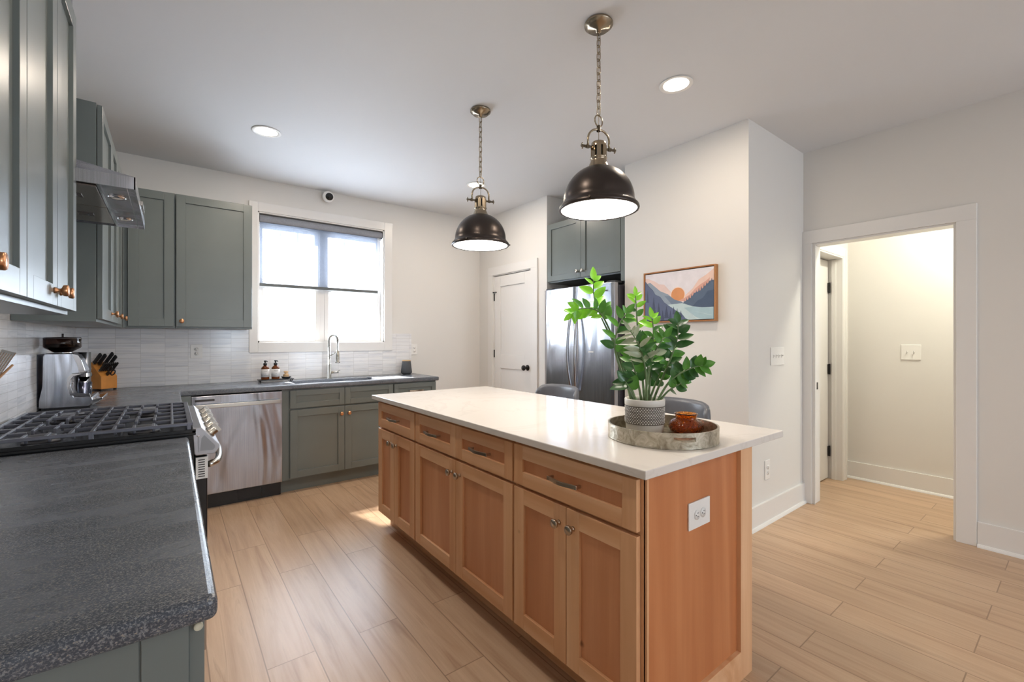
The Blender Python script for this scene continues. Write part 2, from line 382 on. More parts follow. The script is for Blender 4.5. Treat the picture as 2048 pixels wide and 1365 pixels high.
# hall
struct(bx('wall_hall_back', XH, XH+.1, -1.6, 1.9, 0, ZC, 'wall'))
HX1 = 4.885
mb = MB(); mb.slab([XD+.115, 4.17, HX1, XH], [0, 2.05, ZC], {(0, 0), (0, 1), (1, 1), (2, 0), (2, 1)}, 1.405, 1.52)
for v in mb.bm.verts: x, y, z = v.co; v.co = (x, z, y)
struct(mb.build('wall_hall_side', 'wall'))
struct(bx('wall_hall_added', 4.0, XH+.1, 1.75, 1.85, 0, ZC, 'wall'))  # unseen wall added behind the hall door to block the bright sky
struct(bx('wall_hall_end', XD+.115, XH, -1.7, -1.6, 0, ZC, 'wall'))
# unseen rear wall; two window openings added and sized for their daylight
mb = MB(); mb.slab([XL, 1.0, 1.6, 2.7, 3.6, XD], [0, .8, 2.1, ZC], {(i, j) for i in range(5) for j in range(3)}-{(1, 1), (3, 1)}, YB-.12, YB)
for v in mb.bm.verts: x, y, z = v.co; v.co = (x, z, y)
struct(mb.build('wall_rear', 'wall'))
for wn, wx, hw in ((2, 1.3, .3), (3, 3.15, .45)):  # added windows behind the camera, for daylight and the dishwasher reflection
    t = thing('window_%d' % wn, '', ''); del t['label'], t['category']; struct(t); t.location = (wx, YB-.08, .8)
    mb = MB()
    for x in (-hw, hw-.05): mb.box(x, x+.05, 0, .06, 0, 1.3)
    for z in (0, .63, 1.25): mb.box(-hw+.05, hw-.05, 0, .06, z, z+.05)
    mb.build('window_frame', 'trim', t)
    MB().box(-hw+.05, hw-.05, .025, .031, .05, .63).box(-hw+.05, hw-.05, .025, .031, .68, 1.25).build('pane', 'pane', t)

# baseboards with shoe moulding
def baseb(name, p0, p1, nrm, h=.155):
    # p0,p1 ends on wall line; nrm = outward unit (x,y)
    (x0, y0), (x1, y1) = p0, p1; nx, ny = nrm
    prof = [(0, 0), (.032, 0), (.030, .008), (.024, .018), (.016, .02), (.016, h), (0, h)]
    mb = MB(); v = [(x0+nx*a, y0+ny*a, z) for a, z in prof]+[(x1+nx*a, y1+ny*a, z) for a, z in prof]; n = len(prof)
    mb._add(v, [tuple(range(n)), tuple(range(2*n-1, n-1, -1))]+[(i, (i+1) % n, n+(i+1) % n, n+i) for i in range(n)])
    struct(mb.build(name, 'trim'))
baseb('baseboard_return', (XR-.016, YC), (XD-.017, YC), (0, -1))
baseb('baseboard_right', (XR, YC), (XR, 2.40), (-1, 0))
baseb('baseboard_doorway', (XD, YB), (XD, .440), (-1, 0))
baseb('baseboard_hall', (XH, -1.6), (XH, 1.405), (-1, 0))
baseb('baseboard_window_side', (2.21, YW), (XR, YW), (0, -1))
baseb('baseboard_pantry', (XR, 3.44), (XR, 3.565), (-1, 0))
baseb('baseboard_rear', (XL, YB), (XD, YB), (0, 1))
# doorway casing + jamb
mb = MB()
mb.box(XD-.018, XD, .4418, OY0, 0, OZ).box(XD-.018, XD, OY1, YC-.001, 0, OZ)
mb.box(XD-.018, XD, .4418, YC-.001, OZ, 2.152)
mb.box(XD-.004, XD+.12, OY0-.001, OY0+.014, 0, OZ-.014).box(XD-.004, XD+.12, OY1-.014, OY1+.001, 0, OZ-.014).box(XD-.004, XD+.12, OY0, OY1, OZ-.014, OZ+.001)
mb.box(XD-.008, XD-.002, OY1-.022, OY1-.014, 0, OZ-.014)
struct(mb.build('trim_1', 'trim', bevel=.002))
o = MB().box(XD+.045, XD+.065, OY1-.0165, OY1-.013, .90, .955).build('strike_plate', 'doorblack'); tag(o, 'small black latch plate on the left jamb of the cased doorway', 'latch plate')
# hall side door: casing, jamb, slab, hinges
mb = MB()
mb.box(HX1, HX1+.085, 1.387, 1.405, 0, 2.05).box(4.17-.02, HX1+.085, 1.387, 1.405, 2.05, 2.135)
mb.box(HX1-.014, HX1+.001, 1.39, 1.53, 0, 2.04).box(4.17, HX1, 1.39, 1.53, 2.036, 2.05)
mb.box(HX1-.026, HX1-.014, 1.44, 1.475, 0, 2.03)
mb.box(HX1+.06, HX1+.085, 1.383, 1.39, 0, 2.12)
struct(mb.build('trim_2', 'trim', bevel=.002))
t = thing('door_2', '', ''); del t['label'], t['category']; struct(t); t.location = (HX1-.02, 1.50, 0)
MB().box(-.69, -.012, .0, .035, .012, 2.025).build('door_panel', 'trim', t, .002)
for z in (.26, 1.02, 1.775):
    mb = MB(); mb.box(-.030, -.001, -.014, -.002, z-.045, z+.045); mb.cyl(.007, z-.048, z+.048, -.012, -.012, 12); mb.build('hinge', 'doorblack', t, .001)

# pantry door
mb = MB()
mb.box(XR-.018, XR, PY1, PY1+.095, 0, PZ).box(XR-.018, XR, 3.5691, PY0, 0, PZ).box(XR-.018, XR, 3.5691, PY1+.095, PZ, PZ+.098)
mb.box(XR, XR+.10, PY1-.012, PY1+.001, 0, PZ).box(XR, XR+.10, PY0-.001, PY0+.012, 0, PZ).box(XR, XR+.10, PY0, PY1, PZ-.010, PZ+.001)
struct(mb.build('trim_3', 'trim', bevel=.002))
t = thing('door_1', '', ''); del t['label'], t['category']; struct(t); t.location = (XR+.004, PY1-.014, 0); t.rotation_euler = (0, 0, -PI/2)
dw = PY1-PY0-.028; dh = PZ-.016
mb = MB(); st = .115
mb.box(0, st, 0, .035, .01, dh).box(dw-st, dw, 0, .035, .01, dh)
for z0, z1 in ((.01, .22), (.955, 1.115), (dh-.125, dh)): mb.box(st, dw-st, 0, .035, z0, z1)
mb.box(st, dw-st, .012, .03, .22, .955).box(st, dw-st, .012, .03, 1.115, dh-.125)
mb.build('door_panel', 'trim', t, .003)
kx = dw-.06
T = TR((kx, 0, .985), rx=PI/2)
mb = MB(); mb.lathe([(0, 0), (.032, 0), (.032, .006), (.024, .010), (.011, .012), (.010, .035), (.018, .040), (.028, .050), (.030, .060), (.024, .070), (0, .073)], T=T, n=28)
mb.build('door_knob', 'doorblack', t)
for z in (.25, 1.125, 1.80):
    mb = MB(); mb.cyl(.006, z-.045, z+.045, 0.0, -.006, 12); mb.box(-.006, .004, -.003, .001, z-.045, z+.045); mb.build('hinge', 'doorblack', t)
o = MB().box(-.045, .045, -.012, -.002, 1.852, 1.862).box(-.030, -.012, -.02, -.002, 1.850, 1.864).build('latch_bar', 'doorblack', t)

# window 1
t = thing('window_1', '', ''); del t['label'], t['category']; struct(t); t.location = (0, YW, 0)
mb = MB(); c0, c1, d0, d1 = .5691, 1.9336, 1.173, 2.5655
mb.box(c0, WX0, -.018, 0, d0, d1).box(WX1, c1, -.018, 0, d0, d1).box(WX0, WX1, -.018, 0, WZ1, d1).box(WX0, WX1, -.018, 0, d0, WZ0)
mb.build('casing', 'trim', t, .002)
mb = MB(); mb.box(WX0-.001, WX0+.012, -.004, .14, WZ0, WZ1).box(WX1-.012, WX1+.001, -.004, .14, WZ0, WZ1).box(WX0, WX1, -.004, .14, WZ1-.012, WZ1+.001).box(WX0, WX1, -.004, .14, WZ0-.001, WZ0+.014)
mb.build('jamb', 'trim', t)
zm = 1.79
def sash(x0, x1, z0, z1, y, munt):
    mb = MB(); w = .042; mb.box(x0, x0+w, y, y+.03, z0, z1).box(x1-w, x1, y, y+.03, z0, z1).box(x0+w, x1-w, y, y+.03, z0, z0+w).box(x0+w, x1-w, y, y+.03, z1-w, z1)
    if munt:
        for k in (1, 2):
            x = x0+w+(x1-x0-2*w)*k/3; mb.box(x-.006, x+.006, y+.008, y+.02, z0+w, z1-w)
    s_ = mb.build('window_frame', 'trim', t, .002)
    MB().box(x0+w-.003, x1-w+.003, y+.013, y+.017, z0+w-.003, z1-w+.003).build('pane', 'pane', s_)
mb = MB(); mb.box(1.20, 1.245, .07, .125, WZ0, WZ1).build('mullion', 'trim', t, .002)
mb = MB(); mb.box(WX0+.012, WX1-.012, .07, .125, WZ1-.10, WZ1-.012).build('head_frame', 'trim', t)
for x0, x1 in ((WX0+.012, 1.20), (1.245, WX1-.012)):
    sash(x0, x1, WZ0+.014, zm+.03, .065, False); sash(x0, x1, zm, WZ1-.09, .098, True)
# roller shade (lifts away: a thing)
t = thing('roller_shade', 'grey woven roller shade half lowered over the sink window', 'window shade', (0, YW+.034, 0))
mb = MB(); mb.cyl(.034, WX0+.016, WX1-.016, 0, 0, 24, T=TR((0, 0, 2.428), ry=PI/2)); mb.build('roll', 'shadecloth', t)
for x in (WX0+.012, WX1-.018):
    mb = MB(); mb.cyl(.037, 0, .006, T=TR((x, 0, 2.428), ry=PI/2)); mb.build('end_bracket', 'rubber', t)
mb = MB(); mb.box(WX0+.022, 1.785, .0, .0015, 1.81, 2.428); mb.build('cloth', 'shade', t)
mb = MB(); mb.box(WX0+.020, 1.787, -.008, .010, 1.794, 1.822); mb.build('hem_bar', simple('hem_grey', (104, 108, 108), .6), t, .002)

# tile backsplash (structure)
mb = MB()
mb.box(XL, c0-.001, YW-.010, YW, .914, 1.3835).box(c0-.001, c1+.001, YW-.010, YW, .914, d0-.001).box(c1+.001, 2.161, YW-.010, YW, .914, 1.358)
struct(mb.build('trim_4', 'tile'))
mb = MB(); mb.box(XL, XL+.010, .79, YW-.01, .914, 1.3835).box(XL, XL+.010, 2.18, 2.94, 1.3835, 2.0)
struct(mb.build('trim_5', 'tile'))

# ---------------- cabinet parts ----------------
def shaker(mb, w, h, fr=.057, t=.02, mv='green', mh=None, mp=None, rec=.011, T=None, x=0, z=0, bot=None):
    mh = mh or mv; mp = mp or mv; bot = bot or fr
    mb.box(x, x+fr, 0, t, z, z+h, mv, T).box(x+w-fr, x+w, 0, t, z, z+h, mv, T)
    mb.box(x+fr, x+w-fr, 0, t, z, z+bot, mh, T).box(x+fr, x+w-fr, 0, t, z+h-fr, z+h, mh, T)
    mb.box(x+fr, x+w-fr, rec, t-.002, z+bot, z+h-fr, mp, T)
    return mb
KN = {}
def knob_mesh(mat):
    if mat not in KN:
        mb = MB(); mb.lathe([(0, 0), (.009, 0), (.008, .004), (.0055, .008), (.0055, .014), (.010, .017), (.0155, .019), (.0165, .023), (.0165, .028), (.0150, .030), (0, .0305)], T=TR(rx=PI/2), n=20)
        o_ = mb.build('knob', mat); KN[mat] = o_.data; bpy.data.objects.remove(o_)
    return KN[mat]
def knob(parent, x, z, mat='copper', y=0):
    o_ = bpy.data.objects.new('knob', knob_mesh(mat)); C.objects.link(o_); o_.parent = parent; o_.location = (x, y, z); return o_
def pull(parent, x, z, mat='pull', L=.15):
    mb = MB(); n = 12; pts = []
    for i in range(n+1):
        u = i/n; pts.append((x-L/2+L*u, -.026+.006*math.cos(2*PI*(u-.5))*-1-.003, z))
    v = []; f = []
    for (px, py, pz) in pts:
        hw = .0075; v += [(px, py-.0035, pz-hw), (px, py+.0035, pz-hw), (px, py+.0035, pz+hw), (px, py-.0035, pz+hw)]
    for i in range(n):
        for k in range(4): f.append((i*4+k, i*4+(k+1) % 4, (i+1)*4+(k+1) % 4, (i+1)*4+k))
    f += [(0, 1, 2, 3), (n*4, n*4+1, n*4+2, n*4+3)]
    mb._add(v, f)
    for sx_ in (-L/2+.006, L/2-.006): mb.box(x+sx_-.005, x+sx_+.005, -.024, 0, z-.006, z+.006)
    return mb.build('pull_handle', mat, parent, .0015)
def front(parent, kind, x0, x1, z0, z1, y, fr=.057, mats=('green', 'green', 'green'), knobs=(), kmat='copper', pulls=False, g=.0015, bot=None):
    mb = MB(); shaker(mb, x1-x0-2*g, z1-z0-2*g, fr, .02, *mats, bot=bot)
    d = mb.build(kind, None, parent, .0012, loc=(x0+g, y, z0+g))
    for kx_, kz_ in knobs: knob(d, kx_-x0-g, kz_-z0-g, kmat)
    if pulls: pull(d, (x1-x0)/2-g, (z1-z0)/2-g)
    return d

# ----- window-wall base cabinets (face -Y). local origin at cabinet's left front floor; carcase front at y=0
def base_cab(label, loc, rotz, w, depth, doors, drawers, mats=('green', 'green', 'green'), body='green', knobz=.635, toe=True, zt=.876, dz=(.125, .70), wz=(.712, .866), kmat='copper', toe_in=.06):
    t = thing('base_cabinet', label, 'cabinet', loc, rotz)
    mb = MB(); mb.box(0, w, 0, depth, .112, zt); mb.build('carcase', body, t)
    if toe: MB().box(0, w, toe_in, depth, 0, .112).build('toe_kick', body, t)
    for (a, b, ks) in doors: front(t, 'door', a, b, dz[0], dz[1], -.020, knobs=[(k, knobz) for k in ks], mats=mats, kmat=kmat)
    for (a, b, pl) in drawers: front(t, 'drawer_front', a, b, wz[0], wz[1], -.020, fr=.046, mats=mats, pulls=pl)
    return t
YF = 4.112
sink = base_cab('sage grey sink base cabinet under the window, right of the dishwasher', (.737, YF, 0), 0, .966, YW-YF-.002, [(.058, .508, [.475]), (.508, .962, [.542])], [(.058, .508, False), (.508, .962, False)])
# hollow for basin: replace carcase by open frame
for ch in list(sink.children):
    if ch.name.startswith('carcase'):
        bpy.data.objects.remove(ch)
mb = MB(); mb.box(0, .966, 0, .02, .112, .876).box(0, .02, .02, .58, .112, .876).box(.946, .966, .02, .58, .112, .876).box(.02, .946, .02, .58, .112, .13).build('carcase', 'green', sink)
base_cab('sage grey drawer cabinet at the right end of the sink run', (1.7045, YF, 0), 0, .4575, YW-YF-.002, [(.004, .4535, [.04])], [(.004, .4535, True)])
# corner cabinet block on left run between range and window wall (faces +X)
XLF = .022
cb = base_cab('sage grey corner cabinet between the range and the dishwasher', (XLF, 2.948, 0), PI/2, 1.155, -XL+XLF-.002, [(.01, .60, [.55])], [(.01, .60, False)])
MB().box(1.155, 1.745, .0, -XL+XLF-.002, .112, .876).build('corner_carcase', 'green', cb)
MB().box(1.108, 1.162, -.1, 0, .0, .876).build('filler_strip', 'green', cb)
# near left run (two cabinets)
nb = base_cab('sage grey base cabinet at the near end of the dark counter', (XLF, .832, 0), PI/2, .66, -XL+XLF-.002, [(.004, .33, []), (.33, .656, [])], [(.004, .656, False)])
MB().box(-.004, 0, .058, .58, .112, .876).box(-.004, 0, 0, .055, .112, .876).build('end_panel', 'green', nb)
MB().cyl(.006, 0, .004, T=TR((.0, -.012, .862), rx=0, ry=-PI/2)).build('bumper', 'rubberfoot', nb)
base_cab('sage grey base cabinet hidden beside the near side of the range', (XLF, 1.494, 0), PI/2, .680, -XL+XLF-.002, [(.004, .338, []), (.338, .676, [])], [(.004, .676, False)])

# counters
def counter(name, mb, m, bevel, label, cat='countertop'):
    o_ = mb.build(name, m, None, bevel, 4); tag(o_, label, cat)
    for p in o_.data.polygons: p.use_smooth = False
    return o_
mb = MB(); mb.slab([XL+.010, .0575], [.804, 2.178], {(0, 0)}, .876, .914)
counter('countertop', mb, 'granite', .012, 'dark speckled stone countertop in the near left foreground, before the range')
mb = MB(); xs = [XL+.010, .0575, .86, 1.60, 2.1836]; ys = [2.948, 4.0726, 4.175, 4.49, YW-.010]
cells = {(0, j) for j in range(4)} | {(i, j) for i in (1, 2, 3) for j in (1, 2, 3)}
cells -= {(2, 2)}
mb.slab(xs, ys, cells, .876, .914)
counter('countertop', mb, 'granite', .010, 'dark stone L-shaped countertop with the sink, under the window')
# sink basin
t = thing('sink', 'dark grey undermount sink basin below the window', 'sink', (1.23, 4.33, .68))
mb = MB(); w, d = .378, .165
mb.box(-w, -w+.012, -d, d, 0, .195).box(w-.012, w, -d, d, 0, .195).box(-w, w, -d, -d+.012, 0, .195).box(-w, w, d-.012, d, 0, .195).box(-w, w, -d, d, -.01, .004)
M['sink'] = simple('granite_composite', (96, 102, 112), .35, scale=200, var=.15)
mb.build('basin', 'sink', t); MB().cyl(.04, .004, .008).build('drain', 'chrome', t)
# faucet
t = thing('faucet', 'brushed nickel spring pull-down faucet behind the sink', 'faucet', (1.24, 4.575, .914))
mb = MB(); mb.cyl(.026, 0, .006).cyl(.021, .006, .135); mb.build('base', 'nickel', t)
mb = MB(); mb.cyl(.012, .135, .30); mb.build('riser', 'nickel', t)
mb = MB(); mb.tube([(.02, 0, .055), (.085, -.02, .058)], .011, 12); mb.tube([(.08, -.018, .068), (.098, -.022, .075)], .004, 8); mb.build('lever', 'nickel', t)
dx, dy = .62, -.78
path = [(0, 0, .30+.0)]
A = []
for i in range(61):
    a = PI-PI*i/60; rr = .048; A.append((dx*(rr+rr*math.cos(a)), dy*(rr+rr*math.cos(a)), .375+.05*math.sin(a)))
full = [(0, 0, .30+.075*k/20) for k in range(20)]+A
mb = MB(); mb.tube(full, .006, 8); mb.build('hose', 'rubber', t)
hel = []
NT = 24
for i in range(NT*12+1):
    u = i/(NT*12)*(len(full)-1); k = min(int(u), len(full)-2); fr_ = u-k
    p = Vector(full[k]).lerp(Vector(full[k+1]), fr_); tg = (Vector(full[k+1])-Vector(full[k])).normalized(); s1 = Vector((dy, -dx, 0)); s2 = tg.cross(s1); th = 2*PI*i/12
    hel.append(tuple(p+.0115*(s1*math.cos(th)+s2*math.sin(th))))
mb = MB(); mb.tube(hel, .0026, 5); mb.build('spring', 'nickel', t)
hx, hy = dx*.096, dy*.096
mb = MB(); mb.cyl(.007, .27, .375, hx, hy).cyl(.012, .355, .385, hx, hy); mb.build('drop_tube', 'nickel', t)
mb = MB(); mb.lathe([(0, .15), (.022, .15), (.024, .158), (.015, .166), (.016, .19), (.015, .27), (.011, .275), (0, .275)], hx, hy); mb.build('spray_head', 'nickel', t)
mb = MB(); mb.tube([(0, 0, .215), (hx*.45, hy*.45, .235), (hx*.85, hy*.85, .262)], .004, 8); mb.cyl(.016, .208, .224); mb.build('holder_arm', 'nickel', t)

# soap station
t = thing('soap_tray', 'small dark footed tray left of the sink', 'tray', (.765, 4.50, .914))
mb = MB(); mb.box(-.15, .135, -.05, .05, .016, .024); mb.build('top', 'rubber', t, .002)
for sx_ in (-.135, .12):
    for sy_ in (-.04, .04): MB().cyl(.005, 0, .016, sx_, sy_, 10).build('foot', 'chrome', t)
def bottle(x, label):
    t = thing('soap_bottle', label, 'soap bottle', (x, 4.50, .938), 0, 'amber soap bottles on the tray')
    MB().lathe([(0, 0), (.031, 0), (.033, .004), (.033, .095), (.030, .106), (.020, .117), (.013, .121), (.012, .128), (0, .128)], n=28).build('bottle', 'bottle', t)
    mb = MB(); mb.lathe([(.0334, .022), (.0338, .022), (.0338, .092), (.0334, .092)], n=28, m='labelw')
    for zz, ww in ((.078, .018), (.071, .012), (.05, .005), (.035, .014)):
        mb.box(-ww, ww, -.0345, -.0338, zz, zz+.0018, 'ink')
    mb.build('bottle_label', None, t)
    MB().lathe([(0, .128), (.015, .128), (.015, .145), (.006, .147), (.006, .158), (.010, .159), (.011, .168), (0, .170)], n=20).tube([(0, 0, .164), (.012, -.022, .164), (.014, -.027, .158)], .004, 8).build('pump', 'rubber', t)
bottle(.672, 'amber soap bottle with white label, left one on the footed tray')
bottle(.755, 'amber soap bottle with white label, right one beside the dish brush')
t = thing('brush_dish', 'small black dish holding the wooden brush beside the soap bottles', 'dish', (.842, 4.50, .938))
MB().lathe([(0, 0), (.028, 0), (.040, .012), (.042, .018), (.039, .018), (.026, .005), (0, .005)], n=28).build('bowl', 'rubber', t)
t = thing('dish_brush', 'round pale wood dish brush standing in the black dish', 'brush', (.842, 4.50, .944))
MB().lathe([(0, .0), (.022, 0), (.024, .018), (0, .018)], n=24).build('bristles', 'sponge', t)
MB().lathe([(0, .018), (.025, .018), (.026, .030), (.013, .038), (.013, .044), (.021, .052), (.020, .060), (0, .064)], n=24).build('handle', 'lightwood', t)
# smart speaker
t = thing('speaker', 'charcoal tapered fabric speaker with wooden top on the counter right of the sink', 'speaker', (2.045, 4.56, .914))
MB().lathe([(0, 0), (.040, 0), (.058, .016), (.060, .022), (.046, .145), (0, .145)], n=32).build('body', 'speaker', t)
MB().lathe([(0, .145), (.046, .145), (.046, .153), (.044, .155), (0, .155)], n=32).build('top', 'lightwood', t)

# outlets / switches (local: plate facing -y)
def plate(name, label, loc, rotz, w, h, kind, n=1, cat='outlet'):
    t = thing(name, label, cat, loc, rotz)
    MB().box(-w/2, w/2, -.006, 0, -h/2, h/2).build('cover_plate', 'white', t, .002)
    if kind == 'duplex':
        for s_ in (-.0195, .0195):
            mb = MB(); mb.lathe([(0, .006), (.0165, .006), (.0165, .0085), (0, .0085)], T=TR((0, 0, s_), rx=PI/2), n=20, m='white')
            mb.box(-.007, -.005, -.0092, -.008, s_-.001, s_+.007, 'slot').box(.005, .007, -.0092, -.008, s_-.001, s_+.006, 'slot').lathe([(0, .008), (.0022, .008), (.0022, .0093), (0, .0093)], T=TR((0, 0, s_-.008), rx=PI/2), n=10, m='slot')
            mb.build('socket', None, t)
    if kind == 'duplexh':
        for s_ in (-.0195, .0195):
            mb = MB(); mb.lathe([(0, .006), (.0165, .006), (.0165, .0085), (0, .0085)], T=TR((s_, 0, 0), rx=PI/2), n=20, m='white')
            mb.box(s_-.001, s_+.007, -.0092, -.008, -.007, -.005, 'slot').box(s_-.001, s_+.006, -.0092, -.008, .005, .007, 'slot').lathe([(0, .008), (.0022, .008), (.0022, .0093), (0, .0093)], T=TR((s_-.008, 0, 0), rx=PI/2), n=10, m='slot')
            mb.build('socket', None, t)
    if kind == 'toggle':
        for k in range(n):
            x = (k-(n-1)/2)*.046
            mb = MB(); mb.box(x-.005, x+.005, -.0075, -.005, -.012, .012, 'white').box(x-.0035, x+.0035, -.018, -.006, .0, .007, 'white')
            mb.box(x-.007, x-.0052, -.0064, -.0055, -.012, .012, 'slot')
            mb.build('toggle', None, t)
    return t
plate('wall_outlet', 'white outlet on the tile backsplash, left of the window', (.178, YW-.010, 1.193), 0, .085, .121, 'duplex')
plate('wall_outlet', 'white outlet on the painted wall above the charcoal speaker', (2.197, YW, 1.182), 0, .072, .122, 'duplex')
plate('wall_outlet', 'white outlet low on the wall beneath the four-switch plate', (3.362, YC, .372), 0, .08, .135, 'duplex')
plate('light_switch', 'white four-toggle switch plate on the wall left of the doorway', (3.527, YC, 1.174), 0, .225, .13, 'toggle', 4, 'light switch')
plate('light_switch', 'white two-toggle switch plate on the hall wall seen through the doorway', (XH, .954, 1.184), -PI/2, .13, .13, 'toggle', 2, 'light switch')

# security camera at the ceiling corner over the window
t = thing('security_camera', 'small round white camera with black face high above the window', 'camera', (1.25, YW, 2.722))
MB().cyl(.018, 0, .05, T=TR((0, 0, .0), rx=PI/2)).build('mount', 'white', t)
MB().lathe([(0, 0), (.047, 0), (.052, .008), (.052, .05), (.047, .056), (0, .056)], T=TR((0, -.04, -.005), rx=PI/2+R(8), rz=R(-8)), n=28).build('body', 'white', t)
MB().lathe([(0, .0), (.036, 0), (.035, .003), (0, .004)], T=TR((-.001, -.0965, -.013), rx=PI/2+R(8), rz=R(-8)), n=28).lathe([(0, .0), (.018, 0), (.016, .004), (0, .004)], T=TR((-.001, -.099, -.013), rx=PI/2+R(8), rz=R(-8)), n=20).build('lens', 'black', t)

# ---------------- upper cabinets ----------------
ZU0, ZU1 = 1.3835, 2.4407
def upper(label, loc, rotz, w, depth, doors, z0=ZU0, z1=ZU1, kz=1.44, kmat='copper', top_extra=None):
    t = thing('wall_cabinet', label, 'cabinet', loc, rotz)
    MB().box(0, w, 0, depth, z0, z1).build('carcase', 'green', t, .001)
    for a, b, ks in doors: front(t, 'door', a, b, z0+.012, z1-.006, -.0225, knobs=[(k, kz) for k in ks], kmat=kmat, fr=.06)
    return t
YU = 4.3797
upper('sage grey wall cabinet with one wide door, immediately left of the window', (.0305, YU, 0), 0, .5253, YW-YU-.012, [(.004, .521, [.04])])
upper('sage grey corner wall cabinet with a narrow door beside the wide one', (-.282, YU, 0), 0, .311, YW-YU-.012, [(.03, .305, [])])
# left wall, far (faces +X): doors face at x=-.261
XU = -.2835
far = upper('sage grey wall cabinet with three doors beyond the range hood', (XU, 2.925, 0), PI/2, 1.45, XU-XL-.012, [(.0, .455, [.415]), (.458, .775, [.735]), (.778, 1.095, [1.055])])
near = upper('sage grey wall cabinet overhead in the upper left foreground', (XU-.003, 1.155, 0), PI/2, 1.035, XU-.003-XL-.012, [(-.0, .350, [.035]), (.352, .700, [.655]), (.702, 1.035, [.745])])
nn = upper('sage grey wall cabinet at the left picture edge, before the overhead one', (XU-.003, .45, 0), PI/2, .703, XU-.003-XL-.012, [(.004, .35, [.31]), (.352, .699, [.66])])
MB().cyl(.004, 1.33, ZU0, .55, .12, 10).tube([(.55, .12, 1.335), (.55, .105, 1.325), (.55, .10, 1.335)], .003, 6).build('utensil_hook', 'chrome', near)
# fridge cabinet (faces -X)
t = thing('wall_cabinet', 'sage grey two-door cabinet above the refrigerator', 'cabinet', (XR+.022, 3.4315, 0), -PI/2)
fw = 3.4315-2.4395
MB().box(0, fw, 0, .60, 1.872, 2.479).box(fw-.045, fw, -.018, 0, 1.80, 2.479).build('carcase', 'green', t, .001)
hwid = (fw-.045)/2
front(t, 'door', .002, hwid, 1.885, 2.474, -.021, knobs=[(hwid-.035, 1.945)], kmat='nickel')
front(t, 'door', hwid, fw-.047, 1.885, 2.474, -.021, knobs=[(hwid+.035, 1.945)], kmat='nickel')

# ---------------- refrigerator (faces -X) ----------------
t = thing('refrigerator', 'stainless steel French door refrigerator in the wall recess', 'refrigerator', (2.964, 3.346, 0), -PI/2)
fw = .886; H_ = 1.784
MB().box(.004, fw-.004, .075, .78, .03, H_-.02).box(.02, fw-.02, .10, .74, 0, .03).build('body', simple('fridge_side', (70, 68, 74), .4, .3), t, .004)
def bowed(mb, x0, x1, z0, z1, m, bow=.010, t_=.062, n=14):
    v = []; f = []
    for i in range(n+1):
        x = x0+(x1-x0)*i/n; u = (x-fw/2)/(fw/2); y = bow*u*u; y -= 0
        if i in (0, n): y += .006
        v += [(x, y, z0), (x, y, z1), (x, t_, z0), (x, t_, z1)]
    for i in range(n):
        a = i*4; b = a+4; f += [(a, b, b+1, a+1), (a+2, a+3, b+3, b+2), (a, a+2, b+2, b), (a+1, b+1, b+3, a+3)]
    f += [(0, 1, 3, 2), (n*4, n*4+2, n*4+3, n*4+1)]; mb._add(v, f, m)
    return mb
for k, (a, b) in enumerate(((.0, .4405), (.4455, fw))):
    mb = MB(); bowed(mb, a, b, .70, H_, 'steel'); d = mb.build('door', None, t, .003)
    hx = .418 if k == 0 else fw-.418
    pts = []
    for i in range(25):
        u = i/24; pts.append((hx+(-1 if k == 0 else 1)*.022*math.sin(PI*u), -.012-.048*math.sin(PI*u)**.6, .80+.78*u))
    MB().tube(pts, .0145, 12).build('handle', 'steel', d)
mb = MB(); bowed(mb, 0, fw, .04, .69, 'steel'); d = mb.build('freezer_drawer', None, t, .003)
MB().tube([(.10, -.0, .60), (.11, -.045, .60), (fw-.11, -.045, .60), (fw-.10, 0, .60)], .011, 10).build('handle', 'nickel', d)
MB().box(.005, .10, .03, .12, H_-.002, H_+.016).box(fw-.10, fw-.005, .03, .12, H_-.002, H_+.016).build('hinge_cover', 'rubber', t, .003)
mb = MB(); text_mesh(mb, 'SAMSUNG', .021, TR((.775, .004, 1.716), rx=PI/2), 'slot', .0012); mb.build('logo', None, t)
mb = MB(); mb.box(.60, .66, .0005, .0018, 1.180, 1.190, 'labelw'); mb.build('badge', None, t)

# ---------------- dishwasher ----------------
t = thing('dishwasher', 'stainless steel dishwasher below the dark counter', 'dishwasher', (.1225, 4.078, 0))
MB().box(.005, .605, .03, .58, .11, .868).build('body', 'rubber', t)
mb = MB(); mb.box(0, .611, 0, .03, .118, .868, 'steel'); mb.build('door', None, t, .004)
mb = MB(); mb.box(.022, .145, -.0012, .001, .826, .842); mb.build('vent_slot', 'slot', t)
mb = MB(); mb.box(.018, .594, -.040, -.024, .776, .806); mb.box(.018, .034, -.03, .002, .780, .802).box(.578, .594, -.03, .002, .780, .802); mb.build('handle', 'nickel', t, .003)
mb = MB(); mb.box(.01, .61, .055, .07, .0, .112); mb.build('toe_kick', 'black', t); MB().box(.47, .475, .048, .055, .03, .09).box(.3, .46, .05, .055, .02, .10).build('access_panel', 'rubber', t)

# ---------------- gas range (faces +X) ----------------
RY0, RY1 = 2.183, 2.943; RW = RY1-RY0
t = thing('gas_range', 'stainless gas range with black cast iron grates between the dark counters', 'stove', (.075, RY0, 0), PI/2)
# local: x -> +Y (0..RW), y -> -X (depth)
D = .075-XL-.014
MB().box(.003, RW-.003, .0, D, .03, .900, 'black').build('body', None, t)
MB().box(.04, RW-.04, .05, D-.05, 0, .03).build('base', 'rubber', t)
